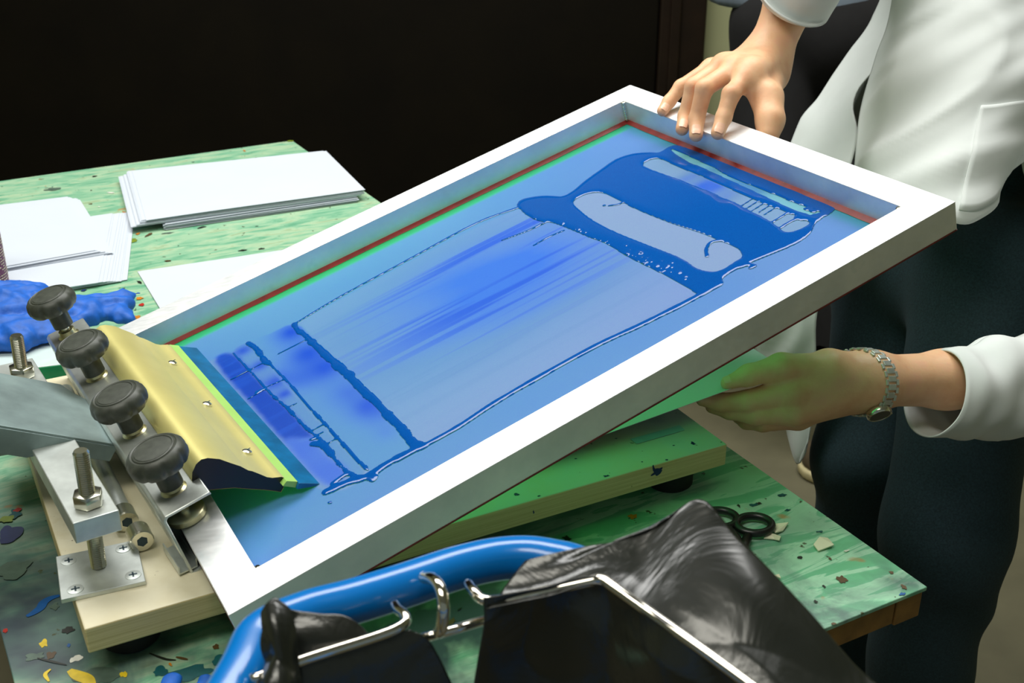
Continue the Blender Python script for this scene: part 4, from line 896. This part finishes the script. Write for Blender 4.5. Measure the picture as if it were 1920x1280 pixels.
def sleeve(p0, p1, p2, r0, r1, r2, cutdir, seed, n=56, m=30, cuff=.5, drop=0.):
    P_ = crom([p0, p1, p2], m//2); nn = len(P_); G = np.zeros((nn, n, 3)); t0 = unit(P_[1]-P_[0]); up = unit(np.cross(t0, cutdir)); 
    for i, c in enumerate(P_):
        t = unit(P_[min(i+1, nn-1)]-P_[max(i-1, 0)]); a_ = unit(up-t*(up@t)); b_ = np.cross(t, a_); q = i/(nn-1); r_ = r0+(r1-r0)*min(1, q*2) if q < .5 else r1+(r2-r1)*(q*2-1)
        for j in range(n):
            th_ = 2*math.pi*j/(n-1); w = 1+.10*noise.noise(Vector((math.cos(th_)*1.3+seed, math.sin(th_)*1.3, q*5)))*min(1, .3+q*3)+.05*math.sin(q*26+th_*2+seed)*min(1, q*2)
            G[i, j] = c+(a_*math.cos(th_)+b_*math.sin(th_))*r_*w + t*(cuff*math.cos(th_-.0)*r_ if i == 0 else cuff*math.cos(th_)*r_*max(0, 1-q*4)) - t*drop*math.sin(th_)*r_*(1 if b_@(CO-c) > 0 else -1)*max(0, 1-q*3)
    return G
cuL = at(1752, 738, d0+.045); 
SLv = sleeve(cuL, at(1860, 728, d0+.075), at(2080, 700, d0+.15), .043, .050, .060, CF, 1., cuff=.28)
cuR = at(1486, -2, dW-.006)
SRv = sleeve(cuR, at(1552, -120, dW-.012), shR, .0455, .052, .066, CF, 5., cuff=.05, drop=.6)
UL = sleeve(at(2080, 700, d0+.15), at(2050, 330, 1.38), shL, .062, .068, .075, CF, 7., cuff=0)
# back of the coat wraps round the trunk
bk_ = uni([cone(pel+Z*.05, che, .125, .13), cone(che, neck-Z*.06, .13, .075), cone(che, shR, .1, .066), cone(che, shL, .1, .075)], .04)
Ccoat = sheet_mesh([NF, FF, SLv, SRv, UL], 'lab_coat', 'cotton', W1, .0016)
v, fq = nets(lambda P: smax(bk_(P), -((P-che)@np.array([-.1, -.99, 0], np.float32)*-1)-.02, .02), ap.min(0)*0+np.minimum(np.minimum(pel, shR), np.minimum(neck, shL))-.16, np.maximum(np.maximum(pel, shR), np.maximum(neck, shL))+.16, .015)
mk('lab_coat_back', v, fq, 'cotton', W1, True)
# grey shirt seen through the coat opening
v, fq = nets(uni([cone(at(1665, 150, 1.62), at(1618, 250, 1.62), .036, .036)], .02), at(1620, 150, 1.63)-.16, at(1620, 150, 1.63)+.16, .008)
mk('shirt', v, fq, 'greyin', W1, True)
# pocket and flap on the near side of the coat
nn_ = normals(NF); Hh, Ww = NF.shape[:2]
def nearest(x, y):
    pr = np.array([prj(p) for p in NF.reshape(-1, 3)]); return np.unravel_index(np.argmin((pr[:, 0]-x)**2+(pr[:, 1]-y)**2), (Hh, Ww))
i0, j0 = nearest(1842, 196); i1 = min(i0+20, Hh-2)
PK = (NF+nn_*.0022)[i0:i1, j0:j0+16]
i2, j2 = nearest(1822, 92)
ii = np.arange(0, 20); PK2 = np.array([[(NF+nn_*.006)[min(i2+int(q*.35)-6+int(r*.55), Hh-1), min(j2+q, Ww-1)] for q in range(0, 26)] for r in range(0, 12)])
sheet_mesh([PK], 'pocket', 'cotton', W1, .0022)
# --- wrist watch
wc = at(1626, 716, d0+.027); wa = unit(ell-wl); wb = unit(CU-wa*(CU@wa)); wcx = np.cross(wa, wb)
if wcx@CF > 0: wcx = -wcx
WT = bpy.data.objects.new('wrist_watch', None); COL.objects.link(WT); WT.parent = W1; WT.location = [float(x) for x in wc-worldloc(W1)]; WT['label'] = 'steel wrist watch with link band'
bd_ = B(); nl = 26; RR = .0325; tilt = .10
def wpos(th_): return wc+(wb*math.cos(th_)+wcx*math.sin(th_))*RR+wa*(.010*math.sin(th_)-.006), unit(wb*math.cos(th_)+wcx*math.sin(th_)), unit(-wb*math.sin(th_)+wcx*math.cos(th_))
for i in range(nl):
    th_ = 2*math.pi*i/nl
    o_, rn, tn = wpos(th_)
    bd_.box(o_, wa, tn, rn, -.0042, .0042, -.0028, .0028, -.0008, .0014, .0005); bd_.box(o_+tn*.0033, wa, tn, rn, -.0074, -.0046, -.0028, .0028, -.0009, .0010, .0004); bd_.box(o_+tn*.0033, wa, tn, rn, .0046, .0074, -.0028, .0028, -.0009, .0010, .0004)
bd_.out('link_band', 'steel', WT)
o_, rn, tn = wpos(math.radians(148))
B().lathe([(.0108, -.001), (.0122, .001), (.0122, .0042), (.0112, .0056), (.0100, .0056), (.0098, .0050)], o_, rn, 32).box(o_, wa, tn, rn, .011, .0145, -.0016, .0016, .001, .004, .0004).out('watch_case', 'steelbr', WT, auto=True)
B().lathe([(.0098, .0049), (.0098, .0053), (.002, .0054)], o_, rn, 32).out('dial', 'watchface', WT, auto=True)
# ---------------------------------------------------------------- person behind
PB2 = np.array([at(1560, 870, 2.62)[0], at(1560, 870, 2.62)[1], 0])
W2 = root('person', PB2, 'person standing behind in a grey-blue shirt and black trousers, mostly hidden', 'person')
sh_ = at(1540, -420, 2.5); wst = at(1530, 10, 2.5); crt = at(1545, 120, 2.5); hl = at(1452, 120, 2.5); hr = at(1625, 120, 2.5)
knl = at(1440, 420, 2.5); knr = at(1640, 420, 2.5); afl = np.array([PB2[0]+.02, PB2[1]+.02, .09]); afr = np.array([at(1690, 820, 2.6)[0], PB2[1]+.1, .09])
hd2 = sh_+Z*.22
bod = [cone(wst, sh_, .12, .10), cone(sh_-X*.17, sh_+X*.17, .06, .06), cone(sh_, hd2, .05, .09), cone(hd2, hd2+Z*.05, .09, .08), cone(sh_-X*.19, wst-X*.12+Z*.30, .045, .035), cone(sh_+X*.19, wst+X*.12+Z*.30, .045, .035), cone(hl, knl, .06, .05), cone(hr, knr, .06, .05)]
mk('body', *nets(uni(bod, .03), np.array([wst[0]-.4, wst[1]-.3, .3]), np.array([wst[0]+.4, wst[1]+.3, 1.85]), .022), 'skin', W2, True)
mk('hair', *nets(uni([cone(hd2+np.array([0, .02, .03]), hd2+np.array([0, .02, .08]), .1, .09)], .02), hd2-.2, hd2+.25, .02), 'hair', W2, True)
tr2 = uni([cone(hl+Z*.02, knl, .092, .070), cone(knl, afl, .070, .050), cone(knr, afr, .070, .055), cone(hr+Z*.02, knr, .092, .07), cone(hl+Z*.08, hr+Z*.08, .100, .100), cone(wst, crt+Z*.06, .125, .12)], .02)
v, fq = nets(tr2, np.array([wst[0]-.35, wst[1]-.3, .06]), np.array([wst[0]+.45, wst[1]+.35, 1.15]), .014)
mk('trousers', v, fq, 'blackcloth', W2, True)
sb = uni([cone(at(1530, 10, 2.5), sh_, .150, .13), cone(at(1430, -20, 2.5), at(1620, -10, 2.5), .115, .125), cone(sh_-X*.17, sh_+X*.17, .075, .075), cone(sh_-X*.19, wst-X*.12+Z*.30, .06, .05), cone(sh_+X*.19, wst+X*.12+Z*.30, .06, .05)], .04)
ztop = at(1560, 49, 2.38)[2]
v, fq = nets(lambda P: smax(sb(P), ztop-P[..., 2]-.02*np.sin(P[..., 0]*9+.6), .012), np.array([wst[0]-.45, wst[1]-.35, .8]), np.array([wst[0]+.45, wst[1]+.35, 1.6]), .012)
mk('shirt', v, fq, 'greyshirt', W2, True)
fp = PB2+np.array([.02, 0, 0]); sd = np.array([-.55, -.83, 0])
v, fq = nets(lambda P: smax(smax(uni([cone(fp+Z*.045, fp-X*.02+sd*.09*.6+Z*.035, .055, .050)], .02)(P), .022-P[..., 2], .004), P[..., 2]-.11, .01), fp+np.array([-.2, -.2, 0]), fp+np.array([.15, .15, .14]), .007)
s1_ = mk('shoe', v, fq, 'brownshoe', W2, True)
v, fq = nets(lambda P: smax(smax(uni([cone(fp+Z*.02, fp-X*.02+sd*.09*.6+Z*.02, .060, .056)], .02)(P), .0015-P[..., 2], .002), P[..., 2]-.026, .002), fp+np.array([-.2, -.2, -.02]), fp+np.array([.15, .15, .06]), .006)
mk('sole', v, fq, 'tan', s1_, True, label='pale rubber sole')
# ---------------------------------------------------------------- light
def area(name, loc, tgt, sx_, sy_, power, col=(1, 1, 1)):
    l = bpy.data.lights.new(name, 'AREA'); l.shape = 'RECTANGLE'; l.size = sx_; l.size_y = sy_; l.energy = power; l.color = col
    o = bpy.data.objects.new(name, l); COL.objects.link(o); o.location = loc; o.rotation_euler = (Vector(tgt)-Vector(loc)).to_track_quat('-Z', 'Y').to_euler(); return o
area('ceiling_lamp_back', (-.15, 1.9, 2.75), (-.15, 1.9, 0), 2.6, .9, 54, (1., 1., .97))
area('added_front_fill', (-.7, .1, 2.75), (-.7, .3, 0), 1.6, .5, 17, (1., .97, .86))  # added fill from the front left, no known fixture there
w = bpy.data.worlds.new('world'); S.world = w; w.use_nodes = True; w.node_tree.nodes['Background'].inputs[0].default_value = (.8, .95, .85, 1); w.node_tree.nodes['Background'].inputs[1].default_value = .12
cam = bpy.data.cameras.new('camera'); cam.sensor_width = 36; cam.lens = FPX/1920*36; cam.clip_start = .02
co = bpy.data.objects.new('camera', cam); COL.objects.link(co); co.location = (0, 0, 1.35); co.rotation_euler = (math.pi/2-PITCH, 0, 0); S.camera = co
cam.dof.use_dof = True; cam.dof.focus_distance = 1.12; cam.dof.aperture_fstop = 14
S.view_settings.view_transform = 'Standard'; S.view_settings.look = 'None'; S.view_settings.exposure = .46; S.view_settings.gamma = 1; S.view_settings.use_curve_mapping = False
